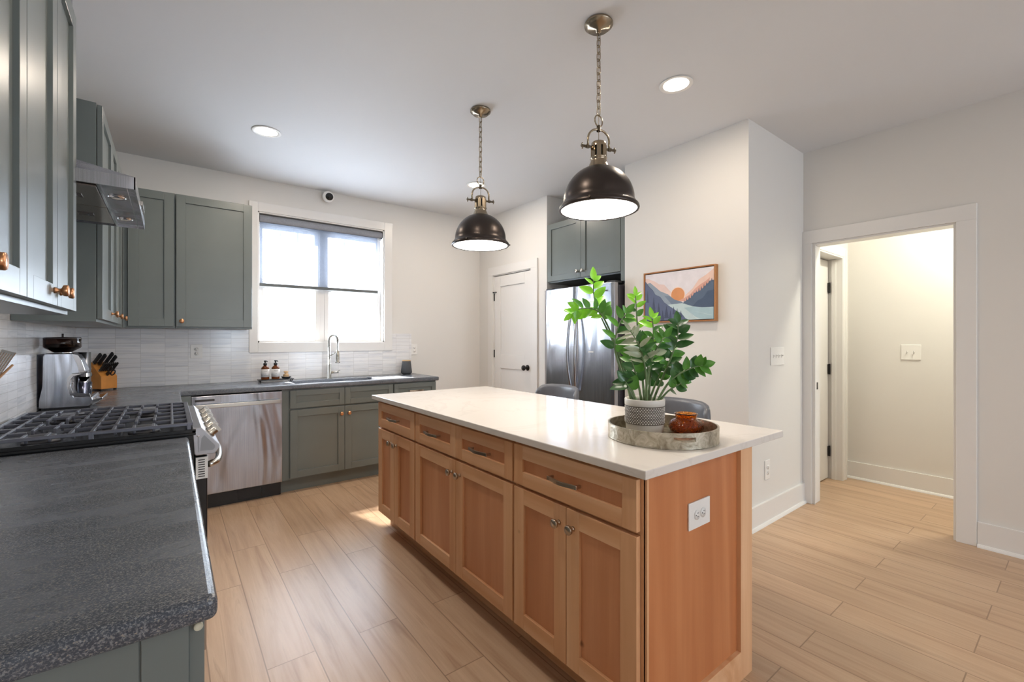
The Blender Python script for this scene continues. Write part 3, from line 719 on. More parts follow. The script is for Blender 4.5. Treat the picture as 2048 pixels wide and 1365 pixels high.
# cooktop tray with raised rim
mb = MB(); mb.box(-.004, RW+.004, -.006, D, .916, .926).box(-.004, .010, -.006, D, .926, .940).box(RW-.010, RW+.004, -.006, D, .926, .940).box(-.004, RW+.004, -.006, .008, .926, .936).box(-.004, RW+.004, D-.03, D, .926, .945).box(.003, RW-.003, 0, D, .900, .916)
mb.build('cooktop', 'black', t, .002)
mb = MB(); mb.prism([(.006, .943), (-.025, .943), (-.085, .868), (-.087, .853), (-.070, .832), (-.006, .832), (.0, .84)], .0, RW, 'x'); mb.build('control_panel', simple('satin_steel', (176, 176, 180), .32, .9), t, .003)
mb = MB(); mb.prism([(-.020, .850), (-.024, .900), (-.034, .912), (-.070, .866), (-.070, .857), (-.062, .848)], -.0008, .0, 'x'); mb.box(-.0008, 0, -.016, -.013, .845, .905); mb.build('side_cap', simple('cap_grey', (150, 152, 156), .45, 0), t)
pn = Vector((0, -.075, .060)).normalized()  # panel normal (local y,z)
for k in range(5):
    x = .08+k*(RW-.16)/4
    ang = math.atan2(.060, .075)
    T = TR((x, -.055, .9055), rx=PI/2-ang)
    mb = MB(); mb.lathe([(0, 0), (.023, 0), (.023, .006), (.019, .008), (.0195, .026), (.017, .028), (0, .028)], T=T, n=24, m='nickel'); mb.box(-.004, .004, -.020, .020, .026, .040, 'nickel', T)
    mb.build('knob', None, t)
MB().box(.012, RW-.012, -.045, 0, .17, .825, 'black').build('oven_door', None, t, .004)
mb = MB(); mb.box(.008, .013, -.046, -.006, .735, .822, 'white')
for k in range(8): mb.box(.0072, .0085, -.036, -.014, .743+k*.0095, .747+k*.0095, 'slot')
mb.build('door_vent', None, t)
mb = MB(); pts = []
for i in range(21):
    u = i/20; pts.append((.03+(RW-.06)*u, -.05-.055*math.sin(PI*u)**.35, .785))
mb.tube(pts, .013, 10, 'nickel'); mb.build('oven_handle', None, t)
MB().box(.012, RW-.012, -.042, 0, .035, .16, 'steel').build('warming_drawer', None, t, .003)
# grates: three sections, bars
gz = .966
sects = [(.012, .252), (.258, RW-.258), (RW-.252, RW-.012)]
y0g, y1g = .012, D-.045
for si, (a, b) in enumerate(sects):
    mb = MB(); h = .0065
    def bar(xa, ya, xb, yb, z=gz-.006, w=.0065, hh=.012):
        d_ = Vector((xb-xa, yb-ya, 0)); L_ = d_.length; an = math.atan2(d_.y, d_.x)
        mb.box(0, L_, -w, w, -hh/2, hh/2, None, TR((xa, ya, z), rz=an))
    bar(a, y0g, a, y1g); bar(b, y0g, b, y1g); bar(a-.006, y0g, b+.006, y0g, w=.009); bar(a-.006, y1g, b+.006, y1g)
    ym = (y0g+y1g)/2; NS = 10
    for q in range(1, NS):
        yy = y0g+(y1g-y0g)*q/NS
        if q == 5: bar(a, yy, b, yy, w=.0052); continue
        L_ = (b-a)*(.40 if q in (1, 4, 6, 9) else .30)
        if q in (1, 9): bar(a, yy, b, yy, w=.0045)
        else:
            bar(a, yy, a+L_, yy, w=.0048); bar(b, yy, b-L_, yy, w=.0048)
            for ex in (a+L_, b-L_): mb.box(ex-.0045, ex+.0045, yy-.0045, yy+.0045, gz-.034, gz)
    for ya, yb in ((y0g, y0g+.11), (ym-.085, ym), (ym, ym+.085), (y1g-.11, y1g)): bar((a+b)/2, ya, (a+b)/2, yb, w=.0045)
    for fx in (a, b):
        for fy in (y0g+.004, ym, y1g-.004): mb.box(fx-.007, fx+.007, fy-.007, fy+.007, .926, gz)
    mb.build('grate', 'iron', t, .0018)
    for yc in ((y0g+ym)/2, (ym+y1g)/2):
        if si == 1 and yc > ym: continue
        mb = MB(); mb.lathe([(0, .926), (.052, .926), (.048, .934), (.032, .936), (.032, .944), (.040, .945), (.040, .950), (.034, .953), (0, .953)], (a+b)/2, yc if si != 1 else ym, 0, 28)
        mb.build('burner', simple('burner_cap', (60, 60, 64), .45), t)
mb = MB(); mb.tube([(-.001, -.0085, .912), (-.001, -.0135, .907), (-.001, -.018, .912)], .002, 6); mb.build('bracket_screw', 'chrome', t)

# ---------------- range hood ----------------
t = thing('range_hood', 'stainless steel under-cabinet range hood over the stove', 'range hood', (XL, 2.16, 0))
HD = -.103-XL; HW = .762
mb = MB()
mb.box(0, HD, 0, .004, 1.854, 1.899).box(0, HD, HW-.004, HW, 1.854, 1.899).box(HD-.004, HD, 0, HW, 1.854, 1.899).box(0, .004, 0, HW, 1.854, 1.899)
v = [(0, 0, 1.899), (HD, 0, 1.899), (HD, HW, 1.899), (0, HW, 1.899), (0, .10, 2.05), (.18, .20, 2.05), (.18, HW-.20, 2.05), (0, HW-.10, 2.05)]
v[4] = (0, .0, 2.03); v[5] = (.10, .0, 2.0); v[6] = (.10, HW, 2.0); v[7] = (0, HW, 2.03)
v[5] = (.10, .14, 2.005); v[6] = (.10, HW-.14, 2.005); v[4] = (0, .14, 2.005); v[7] = (0, HW-.14, 2.005)
mb._add(v, [(0, 1, 5, 4), (1, 2, 6, 5), (2, 3, 7, 6), (4, 5, 6, 7), (3, 0, 4, 7)])
mb.build('canopy', 'steel', t)
MB().box(.0, .24, .24, .52, 2.0, ZC-.002).build('chimney', 'steel', t, .002)
MB().box(.004, HD-.004, .004, HW-.004, 1.862, 1.868).build('underside', 'steel', t)
for a, b in ((.03, .36),):
    for c, d in ((.05, .375), (.385, .71)):
        mb = MB(); mb.box(a, b, c, d, 1.855, 1.861); f_ = mb.build('filter', simple('filter_mesh', (170, 160, 150), .3, 1, var=.15, scale=200), t, .001)
        MB().box((a+b)/2+.06, (a+b)/2+.11, (c+d)/2-.03, (c+d)/2+.03, 1.853, 1.8565, 'slot').box((a+b)/2+.09, (a+b)/2+.096, (c+d)/2-.012, (c+d)/2+.012, 1.850, 1.855, 'chrome').build('filter_latch', None, f_)
MB().box(.364, .372, .004, HW-.004, 1.855, 1.862).build('divider_strip', 'chrome', t)
for c in (.194, .60):
    MB().lathe([(0, 1.857), (.018, 1.857)], .408, c, 0, 24, 'white').lathe([(.018, 1.856), (.026, 1.857), (.028, 1.862)], .408, c, 0, 24, 'chrome').build('hood_light', None, t)
MB().box(.446, .449, .004, HW-.004, 1.857, 1.862).build('seam', 'chrome', t)
MB().box(HD, HD+.010, .30, .46, 1.868, 1.886).build('switch_panel', 'nickel', t, .001)

# ---------------- things on the left counter ----------------
# coffee grinder / espresso machine seen from its side, front towards +X
t = thing('espresso_machine', 'stainless espresso machine with smoked bean hopper by the wall', 'espresso machine', (-.558, 3.42, .914)); t.scale = (.80, 1, 1.08)
mb = MB(); prof = [(.0, .012), (.02, .008), (.245, .008), (.268, .04), (.262, .058), (.17, .062), (.158, .085), (.158, .16), (.172, .178), (.22, .182), (.225, .19), (.20, .255), (.185, .275), (.165, .285), (.03, .285), (.018, .27), (.016, .12), (.0, .05)]
mb.prism(prof, .0, .27, 'y'); mb.build('body', 'steel', t, .008, 3)
mb = MB(); mb.prism([(.165, .060), (.250, .060), (.258, .050), (.272, .044), (.315, .052), (.318, .040), (.262, .012), (.245, .022), (.165, .045)], .01, .26, 'y'); mb.build('drip_tray', 'chrome', t, .004)
mb = MB(); pts = [(.185, -.004, .272), (.205, -.006, .235), (.218, -.006, .195), (.213, -.006, .185)]
mb.prism([(.160, .284), (.190, .276), (.208, .250), (.226, .196), (.224, .184), (.196, .182), (.190, .215), (.176, .250)], -.006, .0, 'y', 'chrome')
mb.prism([(.196, .172), (.222, .182), (.160, .182), (.138, .160), (.135, .120), (.148, .070), (.250, .058), (.262, .040), (.250, .075), (.166, .084), (.152, .125), (.155, .150), (.168, .166)], -.006, .0, 'y', 'chrome')
mb.build('trim_band', None, t, .002)
mb = MB(); mb.cyl(.040, .160, .178, .212, .07, 24).cyl(.030, .135, .160, .212, .07, 24); mb.build('group_head', 'chrome', t)
mb = MB(); mb.lathe([(0, .064), (.036, .064), (.038, .07), (.038, .130), (.035, .130), (.035, .07), (0, .068)], .215, .07, 0, 24); mb.build('glass_cup', 'cup', t)
mb = MB(); mb.cyl(.045, 0, .285, .185, .20, 28); mb.build('side_tank', 'steel', t)
mb = MB(); mb.lathe([(.045, .285), (.046, .290), (.090, .312), (.095, .317), (.095, .360), (.092, .362)], .098, .10, 0, 36); mb.build('hopper', 'smoke', t, solid=.003)
mb = MB(); mb.lathe([(0, .290), (.040, .292), (.084, .314), (.086, .330), (0, .334)], .098, .10, 0, 28); mb.build('coffee_beans', simple('coffee_beans', (52, 30, 22), .5, var=.5, scale=90, bump=.8), t)
mb = MB(); mb.lathe([(0, .368), (.092, .366), (.097, .362), (.097, .358), (0, .358)], .098, .10, 0, 36).tube([(.098, .10, .362), (.098, .10, .385)], .006, 10); mb.build('hopper_lid', simple('lid', (66, 58, 58), .25), t)
mb = MB(); mb.lathe([(0, .283), (.052, .283), (.046, .292), (0, .292)], .098, .10, 0, 28); mb.build('collar', 'chrome', t)
mb = MB(); mb.box(.01, .25, .01, .26, 0, .008); mb.build('base', 'rubber', t)
mb = MB(); mb.box(-.006, .0, .0, .26, .02, .28); mb.build('water_tank', 'cup', t)

# knife block
KB = (-.413, 4.555, .914); KR = R(-50)
t = thing('knife_block', 'honey coloured wooden knife block on the corner counter', 'knife block', KB, KR); t.scale = (.90, 1.0, 1.06)
mb = MB(); mb.prism([(-.11, .012), (.085, .012), (.085, .10), (.0, .175), (-.035, .20), (-.11, .13)], -.055, .055, 'y')
mb.build('block', 'blockwood', t, .003)
MB().prism([(-.1085, .0125), (.0, .115), (-.0015, .117), (-.11, .0155)], -.0558, -.055, 'y').build('side_groove', 'slot', t)
for x in (-.10, .075):
    for y in (-.045, .045): MB().box(x-.007, x+.007, y-.007, y+.007, 0, .012).build('foot', 'rubber', t)
dirv = Vector((.085, 0, .118)).normalized(); ang = math.atan2(.085, .118)
def knife(px, py, pz, L, r, label, group):
    k = thing('knife', label, 'knife', KB, KR, group); k.scale = (.90, 1.0, 1.06)
    T = TR((px, py, pz), ry=R(48))
    MB().box(-r*1.3, r*1.3, -r*.75, r*.75, .012, L, None, T).build('handle', 'rubber', k, r*.5)
    mb = MB(); mb.box(-r*1.35, r*1.35, -r*.8, r*.8, .004, .012, None, T)
    for q in (.35, .65): mb.cyl(.0016, -r*.85, r*.85, T=T @ TR((0, 0, L*q), rx=PI/2), n=8)
    mb.build('bolster', 'nickel', k)
for i, (a, y, L) in enumerate(((-.02, -.040, .105), (-.012, -.014, .108), (.0, .012, .14), (.01, .038, .12))):
    px, pz = a, .190-.88*(a+.02)-.006+.004
    knife(px, y, pz, L, .010, ['large black-handled knife nearest the camera in the top row of the block', 'large black-handled knife second in the top row of the block', 'longest black-handled knife sticking out highest from the block', 'large black-handled knife at the right end of the top row in the block'][i], 'large knives in the block')
for i in range(8):
    y = -.047+i*.0128
    knife(.048, y, .135, .088, .0055, 'small black-handled steak knife in the lower row of the block', 'steak knives in the block')
sc = thing('kitchen_shears', 'black-handled kitchen shears in the front of the block', 'scissors', KB, KR); sc.scale = (.90, 1.0, 1.06)
T = TR((.072, -.01, .112), ry=R(60))
mb = MB(); 
for s_ in (-1, 1): mb.tube([tuple(Vector((s_*.018+.014*math.cos(a), s_*.004, .06+.026*math.sin(a)))) for a in [2*PI*k/20 for k in range(20)]], .004, 8, None, T, closed=True)
mb.box(-.012, .012, -.004, .004, .0, .036, None, T); mb.build('handle', 'rubber', sc)

# utensil crock at left edge
t = thing('utensil_crock', 'white ceramic utensil crock at the back of the near counter', 'crock', (-.500, 1.868, .914))
MB().lathe([(0, 0), (.055, 0), (.058, .004), (.060, .15), (.056, .15), (.054, .008), (0, .008)], n=32).build('jar', 'potglaze', t)
t = thing('slotted_spatula', 'steel slotted spatula standing in the utensil crock', 'spatula', (-.515, 1.89, .925))
hd = Vector((.04, .012, .085)).normalized(); sdv = Vector((.62, -.78, 0)); sdv = (sdv-hd*sdv.dot(hd)).normalized(); o0 = Vector((.098, .062, .262))
MB().tube([(-.02, -.01, .01), (.045, .022, .145), tuple(o0)], .004, 8).build('handle', 'nickel', t)
T = Matrix.Translation(o0) @ Matrix((sdv, sdv.cross(hd)*-1, hd)).transposed().to_4x4()
mb = MB()
for k in range(6):
    x = -.03+k*.012; mb.box(x-.0035, x+.0035, -.001, .001, .018, .078, None, T)
mb.box(-.034, .034, -.001, .001, -.004, .018, None, T).box(-.034, .034, -.001, .001, .078, .086, None, T); mb.build('blade', 'nickel', t)
t = thing('wooden_spoon', 'wooden utensil handle leaning out of the crock', 'spoon', (-.500, 1.845, .925))
MB().tube([(-.03, .0, .012), (.025, .012, .14), (.14, .05, .301)], [.007, .006, .003], 8).build('handle', 'utensilw', t)

# ---------------- island ----------------
XI = 1.147   # carcase front (faces -X); door fronts at XI-.022
AM = ('alv', 'alh', 'alp')
def island_cab(label, y1, y0, doors, drawers):
    t = thing('island_cabinet', label, 'cabinet', (XI, y1, 0), -PI/2)
    w = y1-y0; dp = 1.80-XI
    MB().box(0, w, 0, dp, .112, .886).build('carcase', 'alv', t)
    MB().box(0, w, .075, dp, 0, .112).build('toe_kick', 'alh', t)
    for a, b, k in doors: front(t, 'door', y1-a, y1-b, .128, .697, -.022, fr=.062, knobs=[(y1-k, .632)], kmat='pull', mats=AM, g=.002)
    for a, b in drawers: front(t, 'drawer_front', y1-a, y1-b, .707, .872, -.022, fr=.055, mats=AM, pulls=True, g=.002)
    return t
c1 = island_cab('alder island cabinet at the far end by the sink', 2.990, 2.3935, [(2.965, 2.695, 2.735), (2.695, 2.400, 2.655)], [(2.965, 2.400)])
c2 = island_cab('alder middle island cabinet with two drawers over two doors', 2.3925, 1.4605, [(2.388, 1.926, 1.965), (1.926, 1.464, 1.887)], [(2.388, 1.926), (1.926, 1.464)])
c3 = island_cab('alder near island cabinet with the wide drawer and the outlet end', 1.4595, .8345, [(1.455, 1.149, 1.185), (1.149, .843, 1.113)], [(1.455, .843)])
# end panel on c3 (world coords via own empty-free local: c3 local x = y1 - Y, y = X - XI)
w3 = 1.4595-.8345
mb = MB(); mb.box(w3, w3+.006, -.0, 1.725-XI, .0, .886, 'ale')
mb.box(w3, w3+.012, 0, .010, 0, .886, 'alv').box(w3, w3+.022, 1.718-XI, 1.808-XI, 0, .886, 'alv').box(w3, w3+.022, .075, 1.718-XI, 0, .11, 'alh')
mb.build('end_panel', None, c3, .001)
plate('island_outlet', 'white horizontal outlet plate on the island end panel', (1.445, .8284, .700), 0, .134, .092, 'duplexh')
mb = MB(); mb.slab([1.1002, 2.0505], [.794, 3.0246], {(0, 0)}, .8862, .914)
counter('island_countertop', mb, 'quartz', .0035, 'white quartz island countertop')
# far end panel
# stools
def stool(y, label):
    t = thing('bar_stool', label, 'stool', (2.17, y, 0), 0, 'grey leather counter stools behind the island')
    mb = MB(); n = 17
    v = []; f = []
    for j in range(6):
        zz = .66+.288*j/5
        for i in range(n):
            u = -1+2*i/(n-1); a = u*1.0; hw = .225*(1-.12*max(0, (j-3))/2*abs(u)**6)
            x = .245-.19*(1-math.cos(a*1.15))+.02*j/5; yy = hw*math.sin(a*1.45)/math.sin(1.45)
            z = zz-(.05*abs(u)**4 if j == 5 else .03*abs(u)**4 if j == 4 else 0)
            v.append((x, yy, z))
    for j in range(5):
        for i in range(n-1): f.append((j*n+i, j*n+i+1, (j+1)*n+i+1, (j+1)*n+i))
    mb._add(v, f, 'leather', True); mb.build('backrest', None, t, solid=.035, subsurf=1)
    mb = MB(); mb.box(-.18, .22, -.205, .205, .60, .675); mb.build('seat', 'leather', t, .025, 4)
    for sx_ in (-.15, .18):
        for sy_ in (-.17, .17): MB().tube([(sx_, sy_, .60), (sx_*1.25, sy_*1.2, 0.0)], [.014, .010], 10).build('leg', 'doorblack', t)
    MB().tube([(-.172, -.19, .25), (-.172, .19, .25), (.205, .19, .25), (.205, -.19, .25)], .007, 8, closed=True).build('foot_rail', 'doorblack', t)
stool(2.50, 'grey leather counter stool at the far end of the island, before the refrigerator')
stool(1.50, 'grey leather counter stool behind the potted plant')

# tray, pot, jar
t = thing('serving_tray', 'round mottled metal tray on the island under the potted plant', 'tray', (1.53, 1.03, .914))
Rt = .206
mb = MB(); mb.lathe([(0, 0), (Rt, 0), (Rt, .006), (0, .006)], n=72); mb.build('tray_base', 'galv', t)
# rim with slot handles: build as wall segments
mb = MB(); n = 144; th = .007; zlo, zhi, zs0, zs1 = .006, .057, .027, .043
hand = [math.atan2(.904-1.03, 1.362-1.53)+R(20), 0]; hand[1] = hand[0]+PI
def inhand(a):
    return min(abs((a-h_+PI) % (2*PI)-PI) for h_ in hand) < R(11)
for i in range(n):
    a0 = 2*PI*i/n; a1 = 2*PI*(i+1)/n; am = (a0+a1)/2
    segs = [(zlo, zs0), (zs1, zhi)] if inhand(am) else [(zlo, zhi)]
    for z0, z1 in segs:
        v = [((Rt-q)*math.cos(a), (Rt-q)*math.sin(a), z) for a in (a0, a1) for q in (0, th) for z in (z0, z1)]
        mb._add(v, [(0, 1, 5, 4), (2, 6, 7, 3), (1, 3, 7, 5), (0, 4, 6, 2)]+([(0, 2, 3, 1)] if inhand(am) != inhand(am-2*PI/n) else [])+([(4, 5, 7, 6)] if inhand(am) != inhand(am+2*PI/n) else []), None, False)
bmesh.ops.remove_doubles(mb.bm, verts=mb.bm.verts, dist=1e-5)
mb.build('rim', 'galv', t)
t = thing('amber_jar', 'squat amber bubble glass jar on the metal tray', 'jar', (1.652, 1.0, .920))
pr = [(0, .002), (.045, .0), (.060, .008), (.067, .024), (.066, .036), (.056, .050), (.042, .057), (.040, .062), (.041, .074), (.045, .076), (.045, .080), (.041, .081), (.037, .078), (.036, .062), (.038, .055), (.052, .047), (.061, .035), (.062, .024), (.056, .012), (.042, .006), (0, .006)]
MB().lathe(pr, n=48).build('glass', 'amber', t)
PC = Vector((1.556, 1.128, .920))
t = thing('potted_plant', 'green leafy houseplant in a patterned grey ceramic pot on the tray', 'plant', PC)
pr = [(0, 0), (.072, 0), (.074, .004), (.076, .03), (.077, .034), (.078, .036), (.078, .108), (.080, .110), (.081, .132), (.079, .135), (.073, .135), (.071, .12), (.070, .012), (0, .010)]
mb = MB(); mb.lathe(pr, n=64, m='potglaze')
pot = mb.build('pot', None, t)
mb = MB(); mb.lathe([(.0782, .036), (.0788, .037), (.0788, .107), (.0782, .108)], n=64, m='potdark')
for r_ in range(11):
    z = .041+r_*.0061
    for k in range(46):
        a = 2*PI*(k+.5*(r_ % 2))/46
        T = Matrix.Rotation(a, 4, 'Z') @ TR((.0786, 0, z))
        mb._add([(0, -.0042, 0), (.0, 0, .0030), (0, .0042, 0), (0, 0, -.0030), (.0020, 0, 0)], [(0, 1, 4), (1, 2, 4), (2, 3, 4), (3, 0, 4)], 'potglaze', False, T)
for z in (.0365, .060, .0845, .1075): mb.lathe([(.0786, z-.0012), (.0802, z), (.0786, z+.0012)], n=64, m='potdark')
mb.build('diamond_pattern', None, t)
MB().lathe([(0, .122), (.071, .118), (.071, .11), (0, .11)], n=32).build('soil', 'soil', t)
RV = Vector((math.cos(YAW), -math.sin(YAW), 0)); DV = Vector((math.sin(YAW), math.cos(YAW), 0)); UV = Vector((0, 0, 1))
def pp(u, v, d=0): # plant-local point from a sketch: u px right, v px up of the soil centre, d metres away
    s_ = .00207; return RV*(u*s_)+UV*(.118+v*s_)+DV*d
def leaf(mb, base, dirv, nrm, L, w, m, curl=.25):
    dirv = dirv.normalized(); side = dirv.cross(nrm).normalized(); nrm = side.cross(dirv).normalized()
    n = 8; v = []; f = []
    for i in range(n+1):
        u = i/n; ww = w*(math.sin(PI*min(1, u**.8))**.75)*(1-.15*u) if 0 < i < n else .0006
        c = base+dirv*(L*u)-nrm*(curl*L*u*u*.5)
        for s_, k in ((-1, .18), (-.5, .05), (0, 0), (.5, .05), (1, .18)): v.append(tuple(c+side*(s_*ww)+nrm*(k*ww)))
    for i in range(n):
        for k in range(4): f.append((i*5+k, i*5+k+1, (i+1)*5+k+1, (i+1)*5+k))
    mb._add(v, f, m, True)
def frond(pts, mats, nl, L=.075, w=.017, start=.3, r=.0055, droop=0, flip=0):
    L *= 1.12; w *= 1.22
    P = []
    for i in range(len(pts)-1):   # Catmull-Rom
        p0 = pts[max(i-1, 0)]; p1 = pts[i]; p2 = pts[i+1]; p3 = pts[min(i+2, len(pts)-1)]
        for k in range(8):
            q = k/8; P.append(.5*((2*p1)+(p2-p0)*q+(2*p0-5*p1+4*p2-p3)*q*q+(3*p1-p0-3*p2+p3)*q**3))
    P.append(pts[-1]); n = len(P)
    st_ = MB().tube([tuple(p) for p in P], [r*(1-.72*i/n) for i in range(n)], 8).build('stem', 'stem', t)
    mb = MB()
    for k in range(nl):
        u = start+(1-start)*(k+.5)/nl; i = min(int(u*(n-1)), n-2); p = P[i].lerp(P[i+1], u*(n-1)-i); tg = (P[i+1]-P[i]).normalized()
        sd_ = tg.cross(DV).normalized(); s_ = 1 if k % 2 else -1
        fw_ = DV*random.uniform(-.55, .55)
        d_ = (tg*random.uniform(.5, .9)+sd_*s_*random.uniform(.8, 1.1)+fw_-UV*droop)
        ls = L*random.uniform(.8, 1.1)*(1-.35*max(0, u-.75)/.25)
        nr = (-DV*random.uniform(.5, 1.0)+UV*random.uniform(.2, .9)+sd_*random.uniform(-.3, .3))
        leaf(mb, p, d_, nr, ls, w*ls/L*random.uniform(.85, 1.15), mats[k % len(mats)] if u < .8 else mats[-1], random.uniform(.1, .5))
    leaf(mb, P[-1], (P[-1]-P[-3]), -DV+UV*.4, L*.75, w*.7, mats[-1], .2)
    mb.build('leaves', None, st_)
D_, Mi, Br, Pa = 'leafd', 'leafm', 'leafb', 'leafp'
frond([pp(-18, -2, .0), pp(-40, 40, -.01), pp(-58, 90, -.02), pp(-62, 120, -.02), pp(-52, 158, -.02), pp(-38, 178, -.02)], [Mi, D_, Mi], 10, .062, .017, .45)
frond([pp(-22, -4, .02), pp(-42, 70, .03), pp(-68, 150, .04), pp(-92, 185, .04), pp(-125, 188, .03), pp(-142, 178, .03)], [Mi, Br, Mi, Br], 15, .058, .016, .45)
frond([pp(-12, -4, .03), pp(-45, 95, .05), pp(-78, 165, .06), pp(-95, 210, .06), pp(-98, 248, .05)], [Mi, Br, Br], 9, .066, .018, .52)
frond([pp(4, -2, .03), pp(0, 80, .05), pp(-6, 150, .06), pp(-9, 195, .06), pp(-10, 216, .06)], [Mi, D_, Br, Br], 11, .050, .012, .35)
frond([pp(10, -2, .02), pp(18, 80, .03), pp(22, 140, .03), pp(19, 170, .03)], [Mi, D_, Br], 9, .056, .014, .35)
frond([pp(0, -6, -.03), pp(-5, 60, -.05), pp(-18, 110, -.06), pp(-36, 142, -.06)], [D_, Pa, Pa, Pa], 14, .066, .010, .4, droop=.3)
frond([pp(-4, -4, -.02), pp(4, 60, -.03), pp(12, 100, -.05), pp(30, 130, -.06)], [D_, Pa, Mi], 10, .064, .016, .35)
frond([pp(14, -4, .0), pp(34, 45, .0), pp(52, 92, -.01), pp(64, 130, -.01), pp(64, 158, -.01)], [D_, Mi, D_], 14, .062, .019, .3)
frond([pp(18, -4, -.02), pp(44, 42, -.03), pp(74, 66, -.05), pp(104, 76, -.06)], [D_, D_, Mi], 12, .060, .020, .35)
frond([pp(10, -4, .02), pp(28, 40, .03), pp(46, 76, .05), pp(58, 110, .06)], [D_, D_, Mi], 12, .062, .020, .25)
frond([pp(-14, -4, -.02), pp(-30, 24, -.03), pp(-44, 44, -.04)], [Mi, D_], 4, .066, .024, .5)
frond([pp(-6, -4, -.01), pp(-16, 40, -.02), pp(-26, 72, -.03), pp(-34, 98, -.03)], [D_, D_, Mi], 8, .06, .019, .35)
frond([pp(20, -4, -.02), pp(42, 24, -.03), pp(66, 40, -.04)], [D_, Mi], 5, .046, .015, .5)
frond([pp(6, -4, .04), pp(14, 50, .06), pp(18, 90, .08), pp(14, 120, .09)], [D_, D_], 10, .064, .019, .2)

# ---------------- pendants ----------------
def pendant(x, y, label):
    t = thing('pendant_light', label, 'pendant light', (x, y, ZC), 0, 'dome pendants over the island')
    Z = lambda z: z-ZC
    MB().lathe([(0, 0), (.062, 0), (.066, -.006), (.066, -.014), (.052, -.020), (.050, -.028), (.012, -.032), (.012, -.045), (0, -.046)], n=40).build('canopy', 'brass', t)
    zt, zb = Z(2.325)+.0, 0
    top = -.046; ring_top = Z(2.352)
    mb = MB(); lk = .040; pitch = .031; nL = max(3, round((top-ring_top)/pitch)); pitch = (top-ring_top)/nL
    for k in range(nL):
        zc = top-pitch*(k+.5); hl = pitch*.5+.0045; rw = .0095; pts = []
        for i in range(16):
            a = 2*PI*i/16; c_, s_ = math.cos(a), math.sin(a); w_ = rw*c_; h_ = (hl-rw)*(1 if s_ > 0 else -1 if s_ < 0 else 0)+rw*s_
            pts.append((w_, 0, zc+h_) if k % 2 == 0 else (0, w_, zc+h_))
        mb.tube(pts, .0025, 6, closed=True)
    mb.tube([(0.001, .001, top), (.003, .002, (top+ring_top)/2), (.0, .0, Z(2.22))], .0014, 5)
    mb.build('chain', 'brass', t)
    MB().tube(arc((0, 0, Z(2.323)), .026, 0, 2*PI*23/24, 23), .0032, 8, closed=True).build('ring', 'brass', t)
    ph = R(-18)
    T = Matrix.Rotation(ph, 4, 'Z')
    zt = Z(2.284)
    pts = [(-.056, 0, Z(2.190))]+arc((-.006, 0, Z(2.232)), .05, PI, PI/2, 8)+arc((.006, 0, Z(2.232)), .05, PI/2, 0, 8)+[(.056, 0, Z(2.190))]
    MB().tube(pts, .0052, 10, None, T).cyl(.010, Z(2.274), Z(2.300), 0, 0, 16).build('yoke', 'brass', t)
    mb = MB()
    for s_ in (-1, 1):
        mb.cyl(.006, 0, .058, T=T @ TR((s_*.034, 0, Z(2.196)), ry=s_*PI/2), n=12).cyl(.009, .018, .032, T=T @ TR((s_*.034, 0, Z(2.196)), ry=s_*PI/2), n=12)
        mb.box(-.002, .002, -.012, .012, -.004, .004, None, T @ TR((s_*.086, 0, Z(2.196)), rx=R(70))).tube([tuple(Vector((s_*.086, 0, Z(2.196)-.014))), (s_*.086, 0, Z(2.196)+.014)], .003, 8, None, T)
    mb.build('thumb_screw', 'brass', t)
    # slotted socket cup
    mb = MB(); mb.lathe([(0, Z(2.222)), (.030, Z(2.222)), (.034, Z(2.218)), (.035, Z(2.205)), (.035, Z(2.200))], n=32)
    for k in range(8):
        a = 2*PI*k/8; mb.box(.030, .0365, -.0095, .0095, Z(2.150), Z(2.204), None, Matrix.Rotation(a, 4, 'Z'))
    mb.lathe([(.028, Z(2.150)), (.028, Z(2.204))], n=24, m='rubber'); mb.lathe([(.036, Z(2.153)), (.039, Z(2.150)), (.039, Z(2.144)), (.036, Z(2.142)), (.038, Z(2.130)), (.046, Z(2.112)), (.054, Z(2.100))], n=32, m='brass')
    mb.mats = [M['brass'] if q is None else q for q in mb.mats]
    o_ = mb.build('socket_cap', None, t)
    o_.data.materials.clear(); o_.data.materials.append(M['rubber']); o_.data.materials.append(M['brass'])
    for p in o_.data.polygons:
        c_ = p.center; rr = math.hypot(c_.x, c_.y); p.material_index = 0 if (rr < .0282 and Z(2.150) < c_.z < Z(2.2045)) else 1
    # dome shade, outer + inner
    out = [(.046, Z(2.106))]+[(.164*math.sin(a), Z(1.945)+.168*math.cos(a)*.98) for a in [R(18+72*i/16) for i in range(17)]]+[(.168, Z(1.938)), (.172, Z(1.930)), (.176, Z(1.926))]
    inn = [(r_-.003, z-.002) for r_, z in out][::-1]
    mb = MB(); mb.lathe(out+[(.184, Z(1.918)), (.186, Z(1.908)), (.184, Z(1.902)), (.176, Z(1.902)), (.174, Z(1.910))]+inn, n=64); mb.build('shade', 'bronze', t)
    mb = MB()
    for a in (R(-30), R(90), R(210)): mb.cyl(.005, .184, .194, T=Matrix.Rotation(a, 4, 'Z') @ TR((0, 0, Z(1.914)), ry=PI/2), n=10)
    mb.build('screw', 'brass', t)
    MB().lathe([(0, Z(1.9065)), (.174, Z(1.9045)), (.1745, Z(1.908)), (0, Z(1.910))], n=48).build('diffuser', 'glow', t)
    area('pendant_lamp', (0, 0, Z(1.900)), (0, 0, 0), .32, .32, 5, (1, .9, .78), shape='DISK', parent=t)
    return t
pendant(1.594, 1.411, 'bronze dome pendant nearer the camera, above the potted plant')
pendant(1.594, 2.414, 'bronze dome pendant farther away, above the far end of the island')

